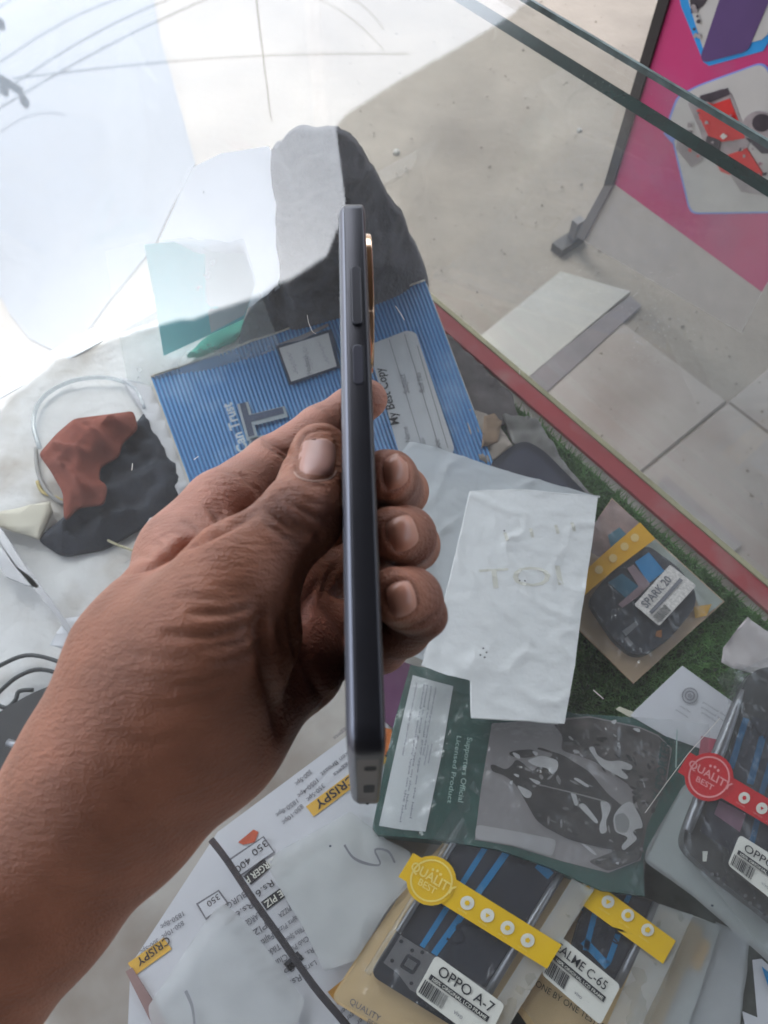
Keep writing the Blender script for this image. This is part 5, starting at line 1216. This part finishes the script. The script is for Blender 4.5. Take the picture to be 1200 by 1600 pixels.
CR = [
    # thumb joint and base
    ([(416, 792), (432, 806), (452, 822), (478, 838)], 2.3, 1.5), ([(428, 780), (446, 800), (470, 820), (502, 836)], 1.9, 1.3), ([(442, 770), (458, 788), (486, 804), (514, 812)], 1.4, 1.3), ([(410, 806), (424, 822), (444, 838), (470, 852)], 1.4, 1.3), ([(452, 760), (468, 776), (492, 788), (514, 792)], .6, 1.0),
    ([(470, 748), (488, 760), (512, 758)], .35, 1.0),
    # thumb web fold and palm lines
    ([(196, 894), (240, 884), (290, 854), (345, 828), (404, 798)], 2.6, 2.2), ([(345, 826), (338, 806), (326, 790)], 1.0, 1.4), ([(352, 822), (346, 796), (336, 776)], .5, 1.2), ([(300, 850), (284, 836), (266, 830)], .6, 1.2), ([(268, 868), (250, 850), (236, 846)], .5, 1.0), ([(246, 880), (228, 868), (214, 866)], .5, 1.0), ([(320, 840), (300, 820), (286, 812)], .5, 1.0), ([(280, 860), (262, 840), (250, 836)], .4, 1.0),
    # index finger joints
    ([(402, 678), (425, 690), (448, 706), (464, 714)], 1.5, 1.3), ([(412, 692), (432, 706), (458, 726)], 1.0, 1.1), ([(490, 632), (508, 640), (526, 658)], .5, 1.1), ([(352, 735), (380, 744), (400, 764), (416, 780)], .6, 1.6),
    # thenar wrinkles
    ([(262, 992), (330, 993), (390, 977), (420, 955)], 1.5, 1.4), ([(300, 958), (360, 958), (408, 942)], 1.0, 1.2), ([(318, 1014), (372, 1004), (416, 980)], 1.0, 1.3), ([(340, 1040), (388, 1022), (420, 1000)], 1.1, 1.3), ([(250, 1078), (320, 1066), (392, 1036)], .7, 1.5), ([(280, 930), (350, 938), (402, 930)], .5, 1.2), ([(230, 1105), (300, 1100), (370, 1070)], .5, 1.6), ([(170, 1150), (240, 1160), (310, 1140)], .5, 1.8), ([(330, 915), (370, 922), (405, 918)], .4, 1.2), ([(205, 1020), (260, 1030), (310, 1026)], .35, 1.4), ([(190, 1060), (240, 1064), (290, 1050)], .3, 1.4),
    # palm folds below the thumb
    ([(412, 945), (402, 985), (412, 1040), (426, 1090), (436, 1150)], 2.2, 2.4), ([(452, 960), (462, 1010), (486, 1060), (520, 1120)], 1.8, 2.2), ([(430, 930), (432, 980), (446, 1020)], .9, 1.6), ([(500, 905), (478, 940), (466, 985)], 1.0, 1.8), ([(526, 880), (512, 905), (500, 940)], .8, 1.6),
    # finger lines on the right
    ([(598, 726), (604, 760), (602, 786)], .3, 1.0), ([(640, 980), (660, 975), (684, 958)], .8, 1.4)]
for q_ in ([(472, 675), (527, 672), (525, 748), (462, 743)], [(600, 718), (632, 704), (638, 752), (606, 768)], [(600, 820), (640, 803), (656, 846), (622, 864)], [(596, 918), (640, 906), (652, 950), (616, 966)]):
    ring = []
    for k in range(25):
        a = 2*math.pi*k/24; u, v = math.cos(a), math.sin(a); m = (abs(u)**3.2+abs(v)**3.2)**(1/3.2); ring.append(bil(q_, .5+.53*u/m, .5+.53*v/m))
    CR.append((ring, .9, .9, 3))
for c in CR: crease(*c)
HV = smooth_(HV, 1, .3); NV = normals(HV); bvh = bvh_of(HV)
hand = thing('person', 'left hand and bare forearm of a person holding up the phone', 'hand', cw(np.array([-60., -40., 210.])))
# pigment: darker knuckles, pinker palm side
tone = np.zeros((len(HV), 4)); tone[:] = (.352, .142, .081, 1)
def tint(c, rad, col, amt):
    d = np.linalg.norm(HV-np.array(c), axis=1); wgt = (np.exp(-(d/rad)**2)*amt)[:, None]
    tone[:, :3] = tone[:, :3]*(1-wgt)+np.array(col)*wgt
PINK = (.50, .235, .165); DARK = (.17, .066, .043); RED = (.29, .10, .068)
for a in ((330, 780, 240), (380, 750, 255), (300, 830, 225), (440, 715, 268), (520, 655, 280), (575, 630, 284)): tint(cs(*a), 22, PINK, .9)
for a in ((450, 1000, 235), (500, 1080, 235), (470, 940, 240), (430, 1100, 225)): tint(cs(*a), 20, RED, .6)
for a in ((648, 752, 240), (672, 846, 222), (676, 945, 205), (650, 780, 245), (660, 880, 225), (660, 985, 215), (600, 1015, 240)): tint(cs(*a), 13, DARK, .8)
for a in ((462, 815, 195), (440, 800, 200), (490, 775, 203)): tint(cs(*a), 9, DARK, .35)
for a in ((606, 738, 213), (612, 832, 196), (612, 930, 180)): tint(cs(*a), 9, (.34, .135, .09), .7)
tone[:, :3] *= (1-.25*CREASE_SHADE)[:, None]  # crease shade painted into the skin colour along the carved lines
me = bpy.data.meshes.new('hand_skin')
hb = BASE[hand]
W3 = np.array([[RT.x, UPV.x, FW.x], [RT.y, UPV.y, FW.y], [RT.z, UPV.z, FW.z]])
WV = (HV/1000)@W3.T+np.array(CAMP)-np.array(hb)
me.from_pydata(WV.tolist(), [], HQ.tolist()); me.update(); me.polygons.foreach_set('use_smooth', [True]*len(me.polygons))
at_ = me.color_attributes.new('skin_tone', 'FLOAT_COLOR', 'POINT'); at_.data.foreach_set('color', tone.ravel())
def skin():
    m, n, b, out = new_mat('skin')
    ca = n.nodes.new('ShaderNodeVertexColor'); ca.layer_name = 'skin_tone'
    tc = n.nodes.new('ShaderNodeTexCoord')
    nz = n.nodes.new('ShaderNodeTexNoise'); nz.inputs['Scale'].default_value = 55; nz.inputs['Detail'].default_value = 7; n.links.new(tc.outputs['Object'], nz.inputs['Vector'])
    mr = n.nodes.new('ShaderNodeMapRange'); mr.inputs[1].default_value = .3; mr.inputs[2].default_value = .7; mr.inputs[3].default_value = .78; mr.inputs[4].default_value = 1.2; n.links.new(nz.outputs[0], mr.inputs[0])
    mx = n.nodes.new('ShaderNodeMix'); mx.data_type = 'RGBA'; mx.blend_type = 'MULTIPLY'; mx.inputs[0].default_value = 1; n.links.new(ca.outputs[0], mx.inputs[6]); n.links.new(mr.outputs[0], mx.inputs[7])
    n.links.new(mx.outputs[2], b.inputs['Base Color'])
    b.inputs['Roughness'].default_value = .48; b.inputs['Specular IOR Level'].default_value = .38
    b.inputs['Subsurface Weight'].default_value = .12; b.inputs['Subsurface Radius'].default_value = (.006, .002, .001); b.inputs['Subsurface Scale'].default_value = 1
    # fine cross-wrinkles: noise squeezed across the skin lines, and pores
    mp = n.nodes.new('ShaderNodeMapping'); mp.inputs['Scale'].default_value = (190, 760, 640); mp.inputs['Rotation'].default_value = (0, 0, .18); n.links.new(tc.outputs['Object'], mp.inputs[0])
    n1 = n.nodes.new('ShaderNodeTexNoise'); n1.inputs['Scale'].default_value = 1; n1.inputs['Detail'].default_value = 5; n.links.new(mp.outputs[0], n1.inputs['Vector'])
    vo = n.nodes.new('ShaderNodeTexVoronoi'); vo.inputs['Scale'].default_value = 1500; n.links.new(tc.outputs['Object'], vo.inputs['Vector'])
    ad = n.nodes.new('ShaderNodeMath'); ad.operation = 'MULTIPLY_ADD'; ad.inputs[1].default_value = .25; n.links.new(vo.outputs['Distance'], ad.inputs[0]); n.links.new(n1.outputs[0], ad.inputs[2])
    bp = n.nodes.new('ShaderNodeBump'); bp.inputs['Strength'].default_value = .7; bp.inputs['Distance'].default_value = .001; n.links.new(ad.outputs[0], bp.inputs['Height']); n.links.new(bp.outputs[0], b.inputs['Normal'])
    return m
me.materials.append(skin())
ho = bpy.data.objects.new('hand', me); COL.objects.link(ho); ho.parent = hand; BASE[ho] = hb
MT['nail'] = M('fingernail', RGB(188, 140, 126), .28, var=.05, vs=150, sss=.1, spec=.5)
MT['nail_rim'] = M('nail_rim', RGB(214, 186, 172), .45)
def nail(poly_px, lift=.48, bulge=.35, n=15, mat=None):
    """a curved plate lying on the skin, poly_px = TL, TR, BR, BL"""
    c0 = hit(*bil(poly_px, .5, .5)); pts = []; fs = []; last = (c0, np.array([0, 0, -1.]))
    for i in range(n):
        for j in range(n):
            uu, vv = i/(n-1)*2-1, j/(n-1)*2-1
            a, b = uu*math.sqrt(1-vv*vv*.30), vv*math.sqrt(1-uu*uu*.30)
            px, py = bil(poly_px, (a+1)/2, (b+1)/2)
            d = Vector(((px-600)/FPX, (800-py)/FPX, 1)).normalized(); h = bvh.ray_cast(Vector((0, 0, 0)), d)
            if h[0] is not None and abs(h[0].z-c0[2]) < 9:
                nn = np.array(h[1]); nn = nn if nn[2] < 0 else -nn; last = (np.array(h[0]), nn)
            p, nn = last; nn = nn*.6+np.array([0, 0, -1.])*.4
            edge_ = max(abs(uu), abs(vv)) > .99
            pts.append(p+nn*((lift+bulge*(1-uu*uu)*(1-vv**4)) if not edge_ else -.1))
    V = np.array(pts).reshape(n, n, 3)
    for _ in range(3):
        S = V.copy(); S[1:-1, 1:-1] = V[1:-1, 1:-1]*.4+.15*(V[2:, 1:-1]+V[:-2, 1:-1]+V[1:-1, 2:]+V[1:-1, :-2]); V = S
    for i in range(n-1):
        for j in range(n-1): fs.append((i*n+j, i*n+j+1, (i+1)*n+j+1, (i+1)*n+j))
    o = mk('fingernail', [cw(p) for p in V.reshape(-1, 3)], fs, mat or MT['nail'], None, smooth=True, loc=hb); o.parent = ho; o.location = (0, 0, 0)
    return o
nail([(472, 675), (527, 672), (525, 748), (462, 743)])
cu_ = [hit(x, y) for x, y in ((460, 738), (466, 745), (478, 750), (494, 752), (510, 750), (521, 744), (525, 736))]
cu_ = [cw(p*(1-.15/np.linalg.norm(p))) for p in cu_ if p is not None]
co_ = tube('cuticle', cu_, .00022, M('dry_cuticle', RGB(196, 164, 148), .7), None, n=6, sm=3, loc=hb); co_.parent = ho; co_.location = (0, 0, 0)
MT['nail2'] = M('small_fingernail', RGB(196, 140, 118), .30, var=.06, vs=150, sss=.1)
nail([(596, 716), (634, 702), (642, 754), (604, 772)], mat=MT['nail2'])
nail([(596, 818), (642, 798), (660, 848), (618, 870)], mat=MT['nail2'])
nail([(598, 916), (642, 902), (656, 952), (614, 972)], mat=MT['nail2'])
